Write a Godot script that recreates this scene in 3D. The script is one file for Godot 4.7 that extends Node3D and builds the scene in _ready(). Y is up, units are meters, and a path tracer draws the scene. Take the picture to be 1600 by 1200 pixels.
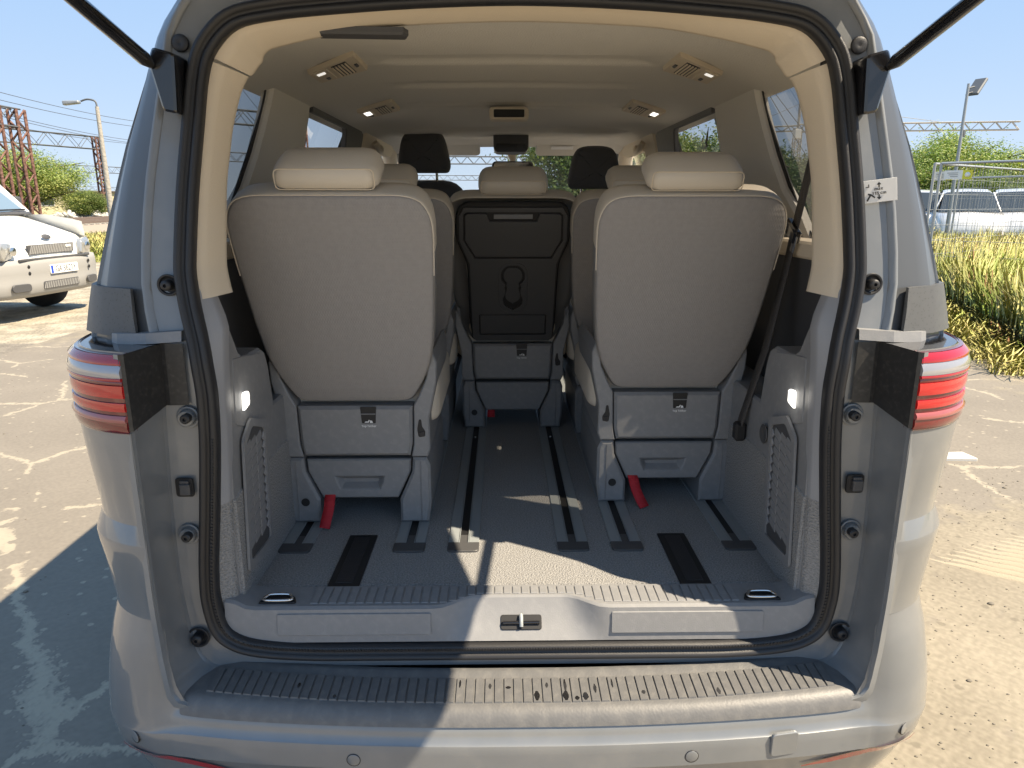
extends Node3D
# An open-tailgate grey van seen from behind. y is up, metres, ground at y = 0, the tailgate opening at z = 0, the van points along -z.

const EYE := Vector3(-0.04, 1.45, 1.35)
const PITCH := 14.27
const YAW := 0.83
var mats := {}
var tex := {}
var rng := RandomNumberGenerator.new()

# ---------- small helpers ----------
func V(x: float, y: float, z: float) -> Vector3: return Vector3(x, y, z)
func P(x: float, y: float) -> Vector2: return Vector2(x, y)
func lin(r: float, g: float, b: float) -> Color: return Color(r, g, b).linear_to_srgb()
func smooth01(t: float) -> float:
	t = clampf(t, 0.0, 1.0)
	return t * t * (3.0 - 2.0 * t)
func table(a: Array, t: float) -> float:
	if t <= a[0][0]: return a[0][1]
	for i in range(1, a.size()):
		if t <= a[i][0]:
			return lerpf(a[i - 1][1], a[i][1], (t - a[i - 1][0]) / (a[i][0] - a[i - 1][0]))
	return a[-1][1]
func new_st(smooth := true) -> SurfaceTool:
	var s := SurfaceTool.new()
	s.begin(Mesh.PRIMITIVE_TRIANGLES)
	s.set_smooth_group(0 if smooth else -1)
	return s
func tri(s: SurfaceTool, a: Vector3, b: Vector3, c: Vector3) -> void:
	s.add_vertex(a); s.add_vertex(b); s.add_vertex(c)
func quad(s: SurfaceTool, a: Vector3, b: Vector3, c: Vector3, d: Vector3) -> void:
	tri(s, a, b, c); tri(s, a, c, d)
func grid(s: SurfaceTool, rows: Array, closed := false, groups := []) -> void:
	for i in range(rows.size() - 1):
		if groups.size() > 0: s.set_smooth_group(groups[i])
		var a = rows[i]
		var b = rows[i + 1]
		var n: int = a.size()
		for j in range(n if closed else n - 1):
			var k := (j + 1) % n
			quad(s, a[j], a[k], b[k], b[j])
func box(s: SurfaceTool, c: Vector3, size: Vector3, bv := 0.003, basis := Basis()) -> void:
	var h := size * 0.5
	bv = minf(bv, minf(h.x, minf(h.y, h.z)) * 0.9)
	s.set_smooth_group(-1)
	var ax := [Vector3.RIGHT, Vector3.UP, Vector3.BACK]
	var e := [h.x, h.y, h.z]
	for k in 3:
		var u: Vector3 = ax[(k + 1) % 3]
		var w: Vector3 = ax[(k + 2) % 3]
		var eu: float = e[(k + 1) % 3]
		var ew: float = e[(k + 2) % 3]
		for sg in [-1.0, 1.0]:
			var o: Vector3 = ax[k] * sg * e[k]
			var q := []
			for m in [[-1, -1], [1, -1], [1, 1], [-1, 1]]:
				q.append(c + basis * (o + u * m[0] * (eu - bv) + w * m[1] * (ew - bv)))
			if sg > 0: q.reverse()
			quad(s, q[0], q[1], q[2], q[3])
		if bv > 0.0:
			for m in [[-1, -1], [1, -1], [1, 1], [-1, 1]]:
				var a1: Vector3 = u * m[0] * eu + w * m[1] * (ew - bv)
				var b1: Vector3 = u * m[0] * (eu - bv) + w * m[1] * ew
				var t: Vector3 = ax[k] * (e[k] - bv)
				var q2 := [c + basis * (a1 - t), c + basis * (a1 + t), c + basis * (b1 + t), c + basis * (b1 - t)]
				if m[0] * m[1] < 0: q2.reverse()
				quad(s, q2[0], q2[1], q2[2], q2[3])
	if bv > 0.0:
		for x in [-1, 1]:
			for y in [-1, 1]:
				for z in [-1, 1]:
					var q3 := [c + basis * V(x * h.x, y * (h.y - bv), z * (h.z - bv)), c + basis * V(x * (h.x - bv), y * h.y, z * (h.z - bv)), c + basis * V(x * (h.x - bv), y * (h.y - bv), z * h.z)]
					if x * y * z > 0: q3.reverse()
					tri(s, q3[0], q3[1], q3[2])
	s.set_smooth_group(0)
func ccw(p: PackedVector2Array) -> PackedVector2Array:
	if Geometry2D.is_polygon_clockwise(p):
		p = p.duplicate()
		p.reverse()
	return p
func inset(p: PackedVector2Array, d: float) -> PackedVector2Array:
	var out := PackedVector2Array()
	var n := p.size()
	for i in n:
		var a := (p[i] - p[(i + n - 1) % n]).normalized()
		var b := (p[(i + 1) % n] - p[i]).normalized()
		var na := Vector2(-a.y, a.x)
		var nb := Vector2(-b.y, b.x)
		var m := (na + nb)
		if m.length() < 0.01: m = na
		m = m.normalized()
		out.append(p[i] + m * d / maxf(0.4, m.dot(na)))
	return out
func rounded(p: PackedVector2Array, rad, seg := 4) -> PackedVector2Array:
	p = ccw(p)
	var out := PackedVector2Array()
	var n := p.size()
	for i in n:
		var a := p[(i + n - 1) % n]
		var b := p[i]
		var c := p[(i + 1) % n]
		var r: float = rad if not (rad is Array) else rad[i]
		var d1 := minf(r, a.distance_to(b) * 0.48)
		var d2 := minf(r, c.distance_to(b) * 0.48)
		if d1 < 0.0005:
			out.append(b)
			continue
		var q0 := b + (a - b).normalized() * d1
		var q1 := b + (c - b).normalized() * d2
		for k in range(seg + 1):
			var t := float(k) / seg
			out.append(q0.lerp(b, t).lerp(b.lerp(q1, t), t))
	return out
func rect(x0: float, y0: float, x1: float, y1: float) -> PackedVector2Array:
	return PackedVector2Array([P(x0, y0), P(x1, y0), P(x1, y1), P(x0, y1)])
func mirror(p: PackedVector2Array) -> PackedVector2Array:
	var o := PackedVector2Array()
	for q in p: o.append(P(-q.x, q.y))
	o.reverse()
	return o
func cap(s: SurfaceTool, p: PackedVector2Array, z: float, xf: Transform3D, front := true) -> void:
	var ix := Geometry2D.triangulate_polygon(p)
	for i in range(0, ix.size(), 3):
		var a := xf * V(p[ix[i]].x, p[ix[i]].y, z)
		var b := xf * V(p[ix[i + 1]].x, p[ix[i + 1]].y, z)
		var c := xf * V(p[ix[i + 2]].x, p[ix[i + 2]].y, z)
		if front: tri(s, a, c, b)
		else: tri(s, a, b, c)
func ring(p: PackedVector2Array, z: float, xf: Transform3D) -> PackedVector3Array:
	var o := PackedVector3Array()
	for q in p: o.append(xf * V(q.x, q.y, z))
	return o
# extruded polygon: its front lies at local z = 0, its back at -depth; the front edge is chamfered
func prism(s: SurfaceTool, p: PackedVector2Array, depth: float, bv := 0.003, xf := Transform3D(), back := true) -> void:
	p = ccw(p)
	s.set_smooth_group(-1)
	var pin := inset(p, bv)
	cap(s, pin, 0.0, xf)
	grid(s, [ring(pin, 0.0, xf), ring(p, -bv, xf), ring(p, -depth, xf)], true)
	if back: cap(s, p, -depth, xf, false)
	s.set_smooth_group(0)
# padded shape: rings of [inset, z] joined smoothly, both ends closed
func pad(s: SurfaceTool, p: PackedVector2Array, rings: Array, xf := Transform3D(), bulge0 := 0.0, bulge1 := 0.0) -> void:
	p = ccw(p)
	var rows := []
	for r in rows_of(p, rings): rows.append(ring(r[0], r[1], xf))
	grid(s, rows, true)
	fan(s, rows[0], bulge0, xf, true)
	fan(s, rows[-1], bulge1, xf, false)
func rows_of(p: PackedVector2Array, rings: Array) -> Array:
	var out := []
	for r in rings: out.append([inset(p, r[0]), r[1]])
	return out
func fan(s: SurfaceTool, r: PackedVector3Array, bulge: float, xf: Transform3D, first: bool) -> void:
	var c := Vector3.ZERO
	for q in r: c += q
	c /= r.size()
	var mid := PackedVector3Array()
	for q in r: mid.append(q.lerp(c, 0.35) + xf.basis.z * bulge * 0.7)
	var top := c + xf.basis.z * bulge
	var n := r.size()
	for i in n:
		var k := (i + 1) % n
		if first:
			quad(s, r[i], mid[i], mid[k], r[k])
			tri(s, mid[i], top, mid[k])
		else:
			quad(s, r[i], r[k], mid[k], mid[i])
			tri(s, mid[i], mid[k], top)
func arc_rings(rad0: float, depth: float, rad1: float, n := 4) -> Array:
	var o := []
	for k in range(n + 1):
		var a := PI * 0.5 * k / n
		o.append([rad0 * (1.0 - sin(a)), -rad0 * (1.0 - cos(a))])
	for k in range(n + 1):
		var a2 := PI * 0.5 * k / n
		o.append([rad1 * (1.0 - cos(a2)), -(depth - rad1) - rad1 * sin(a2)])
	return o
func tube(s: SurfaceTool, pts: Array, r, n := 8, closed := false, ends := true) -> void:
	var rows := []
	var m := pts.size()
	var up := Vector3.UP
	for i in m:
		var d: Vector3
		if closed: d = pts[(i + 1) % m] - pts[(i + m - 1) % m]
		else: d = pts[mini(i + 1, m - 1)] - pts[maxi(i - 1, 0)]
		d = d.normalized()
		if i == 0:
			up = Vector3.UP if absf(d.y) < 0.9 else Vector3.RIGHT
		var side := d.cross(up).normalized()
		up = side.cross(d).normalized()
		var rr: float = r if not (r is Array) else r[i]
		var row := PackedVector3Array()
		for k in n:
			var a := TAU * k / n
			row.append(pts[i] + (side * cos(a) + up * sin(a)) * rr)
		rows.append(row)
	if closed: rows.append(rows[0])
	grid(s, rows, true)
	if ends and not closed:
		s.set_smooth_group(-1)
		for e in [0, rows.size() - 1]:
			for k in n:
				tri(s, pts[0 if e == 0 else m - 1], rows[e][k], rows[e][(k + 1) % n])
		s.set_smooth_group(0)
func lathe(s: SurfaceTool, prof: Array, n: int, xf := Transform3D(), groups := []) -> void:
	var rows := []
	for q in prof:
		var row := PackedVector3Array()
		for k in n:
			var a := TAU * k / n
			row.append(xf * V(q[0] * cos(a), q[1], q[0] * sin(a)))
		rows.append(row)
	grid(s, rows, true, groups)
	s.set_smooth_group(0)
func curve_pts(pts: Array, sub := 4, closed := false) -> Array:
	var out := []
	var n := pts.size()
	for i in range(n if closed else n - 1):
		var p0 = pts[(i + n - 1) % n] if closed or i > 0 else pts[i]
		var p1 = pts[i]
		var p2 = pts[(i + 1) % n]
		var p3 = pts[(i + 2) % n] if closed or i < n - 2 else pts[i + 1]
		for k in sub:
			out.append(p1.cubic_interpolate(p2, p0, p3, float(k) / sub))
	if not closed: out.append(pts[-1])
	return out
# ---------- nodes ----------
func place(o: Node3D, parent: Node, called: String) -> void:
	var nm := called
	var k := 1
	while parent.has_node(NodePath(nm)):
		nm = "%s_%03d" % [called, k]
		k += 1
	o.name = nm
	parent.add_child(o)
func part(parent: Node, called: String, s: SurfaceTool, m: String, label := "") -> MeshInstance3D:
	s.generate_normals()
	return inst(parent, called, s.commit(), m, label)
func inst(parent: Node, called: String, mesh: Mesh, m: String, label := "") -> MeshInstance3D:
	var o := MeshInstance3D.new()
	o.mesh = mesh
	o.material_override = mats[m]
	if label != "": o.set_meta("label", label)
	place(o, parent, called)
	return o
func thing(called: String, label: String, category: String, at := Vector3.ZERO, turn := 0.0, group := "") -> Node3D:
	var o := Node3D.new()
	place(o, self, called)
	tag(o, label, category, group)
	o.position = at
	o.rotation.y = turn
	return o
func tag(o: Node, label: String, category: String, group := "", kind := "") -> void:
	if label != "": o.set_meta("label", label)
	if category != "": o.set_meta("category", category)
	if group != "": o.set_meta("group", group)
	if kind != "": o.set_meta("kind", kind)
func copy(o: Node3D, label: String, at: Vector3, turn := 0.0) -> Node3D:
	var c := o.duplicate()
	place(c, self, String(o.name).rstrip("0123456789").rstrip("_"))
	c.set_meta("label", label)
	c.position = at
	c.rotation.y = turn
	return c
# ---------- textures and materials ----------
func noise_image(size: int, freq: float, seed_: int, octaves := 4, type := FastNoiseLite.TYPE_SIMPLEX_SMOOTH, cell := -1) -> Image:
	var n := FastNoiseLite.new()
	n.seed = seed_
	n.frequency = freq
	n.noise_type = type
	n.fractal_type = FastNoiseLite.FRACTAL_FBM if octaves > 1 else FastNoiseLite.FRACTAL_NONE
	n.fractal_octaves = octaves
	if cell >= 0: n.cellular_return_type = cell
	return n.get_seamless_image(size, size)
func ramp(img: Image, stops: Array) -> ImageTexture:
	var g := Gradient.new()
	g.offsets = PackedFloat32Array()
	g.colors = PackedColorArray()
	for q in stops: g.add_point(q[0], q[1])
	while g.get_point_count() > stops.size(): g.remove_point(0)
	var lut := []
	for i in 256: lut.append(g.sample(i / 255.0))
	var src := img.duplicate()
	src.convert(Image.FORMAT_L8)
	var d: PackedByteArray = src.get_data()
	var out := PackedByteArray()
	out.resize(d.size() * 3)
	var lb := PackedByteArray()
	for c in lut: lb.append_array([int(c.r * 255.0), int(c.g * 255.0), int(c.b * 255.0)])
	for i in d.size():
		var k: int = d[i] * 3
		out[i * 3] = lb[k]; out[i * 3 + 1] = lb[k + 1]; out[i * 3 + 2] = lb[k + 2]
	return finish(Image.create_from_data(src.get_width(), src.get_height(), false, Image.FORMAT_RGB8, out))
func finish(im: Image) -> ImageTexture:
	return ImageTexture.create_from_image(im)
func bump(img: Image, k: float) -> ImageTexture:
	var b := img.duplicate()
	b.convert(Image.FORMAT_RGBA8)
	b.bump_map_to_normal_map(k)
	return ImageTexture.create_from_image(b)
func mat(called: String, color: Color, rough: float, o := {}) -> StandardMaterial3D:
	var m := StandardMaterial3D.new()
	m.resource_name = called
	m.albedo_color = color
	m.roughness = rough
	m.metallic = o.get("metal", 0.0)
	m.metallic_specular = o.get("spec", 0.5)
	if o.has("tex"): m.albedo_texture = o.tex
	if o.has("bump"):
		m.normal_enabled = true
		m.normal_texture = o.bump
		m.normal_scale = o.get("bump_scale", 1.0)
	if o.has("rough_tex"): m.roughness_texture = o.rough_tex
	if o.has("tile"):
		m.uv1_triplanar = true
		m.uv1_world_triplanar = o.get("world", true)
		m.uv1_scale = Vector3.ONE * o.tile
	if o.has("coat"):
		m.clearcoat_enabled = true
		m.clearcoat = o.coat
		m.clearcoat_roughness = o.get("coat_rough", 0.03)
	if o.has("alpha"):
		m.transparency = BaseMaterial3D.TRANSPARENCY_ALPHA
		m.albedo_color.a = o.alpha
		m.cull_mode = BaseMaterial3D.CULL_DISABLED
	if o.has("emit"):
		m.emission_enabled = true
		m.emission = o.emit
		m.emission_energy_multiplier = o.get("power", 1.0)
	if o.has("back"):
		m.backlight_enabled = true
		m.backlight = o.back
	if o.get("vcol", false): m.vertex_color_use_as_albedo = true
	if o.has("rim"):
		m.rim_enabled = true
		m.rim = o.rim
	mats[called] = m
	return m
func make_materials() -> void:
	var fine := noise_image(256, 0.12, 3, 3)
	var mid := noise_image(256, 0.03, 5, 4)
	var grain := noise_image(256, 0.16, 7, 2, FastNoiseLite.TYPE_CELLULAR, FastNoiseLite.RETURN_DISTANCE)
	var blot := noise_image(512, 0.008, 11, 5)
	tex.fine_n = bump(fine, 3.0)
	tex.grain_n = bump(grain, 2.0)
	tex.mid_n = bump(mid, 4.0)
	# carpet: short grey pile
	var pile := noise_image(512, 0.09, 21, 4)
	var carpet_t := ramp(pile, [[0.2, lin(0.19, 0.19, 0.19)], [0.5, lin(0.255, 0.252, 0.247)], [0.8, lin(0.34, 0.335, 0.325)]])
	mat("carpet", Color.WHITE, 0.95, {"tex": carpet_t, "bump": bump(pile, 8.0), "tile": 4.0, "rim": 0.2})
	# woven seat cloth
	var weave := Image.create(128, 128, false, Image.FORMAT_L8)
	for y in 128:
		for x in 128:
			var v := 0.5 + 0.22 * sin(TAU * x / 4.0) * (1.0 if (y / 4) % 2 == 0 else -1.0) + 0.15 * sin(TAU * y / 8.0)
			weave.set_pixel(x, y, Color(v, v, v))
	var cloth_t := ramp(noise_image(512, 0.02, 31, 4), [[0.2, lin(0.285, 0.27, 0.26)], [0.8, lin(0.305, 0.29, 0.28)]])
	mat("cloth", Color.WHITE, 0.9, {"tex": cloth_t, "bump": bump(weave, 0.9), "tile": 5.0, "rim": 0.3})
	mat("cloth_dark", lin(0.1, 0.1, 0.103), 0.85, {"bump": bump(weave, 1.6), "tile": 8.0, "rim": 0.2})
	mat("beige_leather", lin(0.62, 0.56, 0.47), 0.55, {"bump": tex.grain_n, "bump_scale": 0.5, "tile": 9.0})
	mat("grey_leather", lin(0.24, 0.23, 0.22), 0.55, {"bump": tex.grain_n, "bump_scale": 0.5, "tile": 9.0})
	mat("beige_trim", lin(0.68, 0.585, 0.45), 0.62, {"bump": tex.fine_n, "bump_scale": 0.35, "tile": 12.0})
	mat("headliner", lin(0.67, 0.64, 0.58), 0.95, {"bump": tex.fine_n, "bump_scale": 0.5, "tile": 6.0, "rim": 0.2})
	var scuff := ramp(blot, [[0.3, lin(0.222, 0.224, 0.23)], [0.62, lin(0.23, 0.232, 0.238)], [0.85, lin(0.25, 0.251, 0.254)]])
	mat("grey_plastic", Color.WHITE, 0.5, {"tex": scuff, "bump": tex.fine_n, "bump_scale": 0.16, "tile": 9.0})
	mat("light_plastic", lin(0.31, 0.315, 0.33), 0.5, {"bump": tex.fine_n, "bump_scale": 0.4, "tile": 14.0})
	mat("dark_plastic", lin(0.07, 0.07, 0.072), 0.5, {"bump": tex.fine_n, "bump_scale": 0.4, "tile": 14.0})
	mat("black", lin(0.012, 0.012, 0.013), 0.55)
	mat("black_gloss", lin(0.012, 0.012, 0.014), 0.12, {"coat": 0.6})
	mat("dark_gloss", lin(0.075, 0.079, 0.084), 0.35, {"coat": 0.3, "coat_rough": 0.08})
	mat("lens_pink", lin(0.34, 0.09, 0.085), 0.2, {"coat": 1.0})
	var spots := noise_image(512, 0.055, 61, 1, FastNoiseLite.TYPE_CELLULAR, FastNoiseLite.RETURN_DISTANCE)
	mat("cap_plastic", Color.WHITE, 0.5, {"tex": ramp(spots, [[0.0, lin(0.02, 0.02, 0.02)], [0.06, lin(0.03, 0.03, 0.03)], [0.09, lin(0.085, 0.088, 0.09)], [1.0, lin(0.092, 0.095, 0.098)]]), "tile": 3.0})
	mat("rubber", lin(0.022, 0.022, 0.024), 0.45, {"bump": tex.fine_n, "bump_scale": 0.5, "tile": 20.0})
	mat("chrome", lin(0.7, 0.7, 0.7), 0.18, {"metal": 1.0})
	mat("aluminium", lin(0.3, 0.325, 0.335), 0.4, {"metal": 0.15})
	mat("red_webbing", lin(0.5, 0.02, 0.03), 0.7, {"bump": bump(weave, 3.0), "tile": 12.0})
	mat("belt", lin(0.05, 0.045, 0.042), 0.6, {"bump": bump(weave, 3.0), "tile": 14.0})
	# paint with a film of road dust
	var dust := ramp(blot, [[0.3, lin(0.178, 0.188, 0.196)], [0.6, lin(0.188, 0.198, 0.206)], [0.85, lin(0.21, 0.217, 0.22)]])
	mat("paint", Color.WHITE, 0.35, {"tex": dust, "tile": 1.3, "coat": 1.0, "coat_rough": 0.015, "metal": 0.15})
	mat("paint_inner", Color.WHITE, 0.4, {"tex": dust, "tile": 2.3, "coat": 0.9, "coat_rough": 0.1})
	var worn := ramp(noise_image(512, 0.012, 41, 5), [[0.3, lin(0.12, 0.12, 0.121)], [0.6, lin(0.132, 0.131, 0.13)], [0.85, lin(0.155, 0.152, 0.147)]])
	mat("step_rubber", Color.WHITE, 0.5, {"tex": worn, "bump": tex.fine_n, "bump_scale": 0.15, "tile": 5.0})
	mat("wet", lin(0.014, 0.014, 0.015), 0.1, {"coat": 1.0})
	var dusty := ramp(noise_image(512, 0.02, 43, 5), [[0.3, lin(0.026, 0.026, 0.026)], [0.65, lin(0.034, 0.033, 0.032)], [0.85, lin(0.055, 0.053, 0.05)]])
	mat("lamp_side", Color.WHITE, 0.42, {"tex": dusty, "tile": 6.0})
	mat("lens_red", lin(0.34, 0.008, 0.012), 0.08, {"coat": 1.0})
	mat("lens_bright", lin(0.5, 0.008, 0.008), 0.12, {"coat": 1.0})
	mat("lens_dark", lin(0.16, 0.012, 0.012), 0.12, {"coat": 1.0})
	mat("lens_clear", lin(0.36, 0.36, 0.38), 0.15, {"metal": 0.35, "coat": 1.0})
	mat("tinted_glass", lin(0.02, 0.03, 0.04), 0.02, {"alpha": 0.72})
	mat("light_tint", lin(0.03, 0.045, 0.055), 0.02, {"alpha": 0.3})
	mat("clear_glass", lin(0.3, 0.36, 0.35), 0.02, {"alpha": 0.08})
	mat("mirror", lin(0.8, 0.8, 0.8), 0.05, {"metal": 1.0})
	mat("led", lin(0.9, 0.9, 0.9), 0.4, {"emit": Color(1.0, 0.98, 0.94), "power": 0.9})
	mat("led_dim", lin(0.8, 0.8, 0.8), 0.4, {"emit": Color(1.0, 0.98, 0.94), "power": 0.35})
	mat("white_print", lin(0.8, 0.8, 0.8), 0.6)
	mat("dark_print", lin(0.02, 0.02, 0.02), 0.6)
	mat("sticker", lin(0.74, 0.74, 0.73), 0.5)
	mat("tyre", lin(0.018, 0.018, 0.019), 0.85, {"bump": tex.fine_n, "tile": 10.0})
	mat("rim", lin(0.45, 0.46, 0.47), 0.35, {"metal": 0.8})
	# outdoors
	mat("van_white", lin(0.74, 0.74, 0.7), 0.35, {"coat": 0.7})
	mat("bumper_grey", lin(0.3, 0.295, 0.28), 0.6)
	mat("lamp_glass", lin(0.42, 0.42, 0.4), 0.12, {"metal": 0.5, "coat": 1.0})
	mat("plate_white", lin(0.78, 0.78, 0.76), 0.4)
	mat("plate_blue", lin(0.02, 0.07, 0.45), 0.4)
	mat("screen_glass", lin(0.16, 0.22, 0.27), 0.05, {"coat": 1.0})
	mat("car_white", lin(0.76, 0.76, 0.76), 0.3, {"coat": 1.0})
	mat("car_silver", lin(0.42, 0.44, 0.46), 0.3, {"coat": 1.0, "metal": 0.3})
	var rust := ramp(noise_image(256, 0.03, 51, 5), [[0.3, lin(0.09, 0.045, 0.035)], [0.6, lin(0.17, 0.085, 0.065)], [0.8, lin(0.26, 0.16, 0.13)]])
	mat("rust_steel", Color.WHITE, 0.85, {"tex": rust, "tile": 0.5})
	mat("grey_steel", lin(0.13, 0.14, 0.15), 0.6, {"metal": 0.3})
	mat("galvanised", lin(0.36, 0.38, 0.39), 0.45, {"metal": 0.5})
	mat("concrete", lin(0.36, 0.34, 0.3), 0.9, {"bump": tex.mid_n, "tile": 0.8})
	mat("wire", lin(0.06, 0.06, 0.065), 0.7)
	mat("bark", lin(0.09, 0.07, 0.05), 0.95, {"bump": tex.mid_n, "tile": 2.0})
	mat("leaf", Color.WHITE, 0.6, {"vcol": true, "back": Color(0.6, 0.7, 0.25)})
	mat("grass", Color.WHITE, 0.75, {"vcol": true, "back": Color(0.5, 0.5, 0.2)})
	mat("plaster_cream", lin(0.62, 0.55, 0.34), 0.9)
	mat("plaster_white", lin(0.6, 0.58, 0.54), 0.9)
	mat("roof_dark", lin(0.12, 0.11, 0.1), 0.9)
	mat("window_dark", lin(0.04, 0.05, 0.06), 0.1)
	mat("sign_white", lin(0.75, 0.76, 0.72), 0.5)
	mat("sign_yellow", lin(0.65, 0.62, 0.05), 0.5)
	mat("crane_yellow", lin(0.45, 0.42, 0.36), 0.6)
	mat("rubble", lin(0.5, 0.48, 0.44), 0.95, {"bump": tex.mid_n, "tile": 1.0})
	mat("rail_steel", lin(0.2, 0.15, 0.12), 0.55, {"metal": 0.4})
	mat("ballast", lin(0.3, 0.25, 0.2), 0.95, {"bump": tex.mid_n, "tile": 3.0})
	mat("slab", lin(0.55, 0.54, 0.5), 0.9)
	mat("pebble", lin(0.17, 0.15, 0.12), 0.9)
# ---------- the grey van ----------
const SEAL := [[0.0, 0.507], [0.3, 0.507], [0.45, 0.508], [0.56, 0.517], [0.617, 0.535], [0.648, 0.568], [0.66, 0.63], [0.659, 0.69], [0.652, 0.76], [0.643, 0.835], [0.628, 0.975], [0.623, 1.055], [0.623, 1.107], [0.63, 1.182], [0.644, 1.255], [0.651, 1.31], [0.651, 1.352], [0.642, 1.471], [0.628, 1.589], [0.615, 1.688], [0.595, 1.742], [0.548, 1.788], [0.474, 1.806], [0.37, 1.817], [0.2, 1.829], [0.0, 1.835]]
const JAMB := [[0.0, 0.472], [0.3, 0.472], [0.46, 0.472], [0.58, 0.466], [0.668, 0.48], [0.7, 0.53], [0.712, 0.615], [0.716, 0.69], [0.716, 0.76], [0.714, 0.835], [0.708, 0.975], [0.704, 1.055], [0.702, 1.107], [0.7, 1.182], [0.712, 1.255], [0.716, 1.31], [0.714, 1.352], [0.704, 1.471], [0.684, 1.589], [0.666, 1.692], [0.652, 1.768], [0.612, 1.834], [0.51, 1.866], [0.38, 1.878], [0.2, 1.886], [0.0, 1.889]]
const EDGE := [[0.0, 0.46], [0.3, 0.46], [0.48, 0.46], [0.62, 0.452], [0.7, 0.464], [0.716, 0.54], [0.72, 0.62], [0.722, 0.69], [0.722, 0.76], [0.722, 0.835], [0.722, 0.975], [0.722, 1.055], [0.722, 1.107], [0.722, 1.188]]
const PLAN := [[0.722, 0.1], [0.75, 0.094], [0.785, 0.08], [0.825, 0.054], [0.86, 0.018], [0.886, -0.03], [0.902, -0.085], [0.912, -0.15], [0.918, -0.25], [0.925, -0.45], [0.93, -0.62]]
const FRONT := [[0.94, -1.3], [0.948, -2.0], [0.948, -3.0], [0.93, -3.7], [0.88, -4.25], [0.76, -4.6], [0.5, -4.8], [0.0, -4.86]]
const WIDE := [[1.16, 0.914], [1.21, 0.908], [1.285, 0.892], [1.435, 0.848], [1.56, 0.808], [1.7, 0.752], [1.79, 0.71], [1.83, 0.68], [1.865, 0.62], [1.89, 0.5], [1.91, 0.3], [1.916, 0.0]]
var van: Node3D

func lean(y: float) -> float:
	return 0.0 if y < 1.15 else -(y - 1.15) * 0.18
func loop_of(half: Array, sub := 4) -> Array:
	var pts := []
	for q in half: pts.append(P(q[0], q[1]))
	for i in range(half.size() - 2, 0, -1): pts.append(P(-half[i][0], half[i][1]))
	return curve_pts(pts, sub, true)
func normals_of(l: Array) -> Array:
	var out := []
	var n := l.size()
	for i in n:
		var d: Vector2 = (l[(i + 1) % n] - l[(i + n - 1) % n]).normalized()
		out.append(P(d.y, -d.x))
	return out
func on_seal(l: Array, nn: Array, i: int, u: float, v: float) -> Vector3:
	var q: Vector2 = l[i] + nn[i] * u
	return V(q.x, q.y, lean(l[i].y) + v)
func side_flip(s: float, a: Array) -> PackedVector3Array:
	var o := PackedVector3Array()
	for q in a: o.append(V(q.x * s, q.y, q.z))
	return o
func plan_out(i: int, pl: Array) -> Vector2:
	var a: Vector2 = P(pl[maxi(i - 1, 0)][0], pl[maxi(i - 1, 0)][1])
	var b: Vector2 = P(pl[mini(i + 1, pl.size() - 1)][0], pl[mini(i + 1, pl.size() - 1)][1])
	var d := (b - a).normalized()
	return P(-d.y, d.x)   # outward when walking from the rear corner to the front along +x side
func plan_smooth(pl: Array, sub: int) -> Array:
	var pts := []
	for q in pl: pts.append(P(q[0], q[1]))
	var out := []
	for q in curve_pts(pts, sub): out.append([q.x, q.y])
	return out

func build_van() -> void:
	van = thing("grey_van", "grey passenger van with its tailgate open and three rows of seats", "van")
	van_opening()
	for s in [-1.0, 1.0]: van_side(s)
	van_bumper()
	van_roof_front()
	van_tailgate()
	van_floor()
	van_sill()
	for s in [-1.0, 1.0]: van_inner_side(s)
	van_headliner()
	van_cab()

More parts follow.
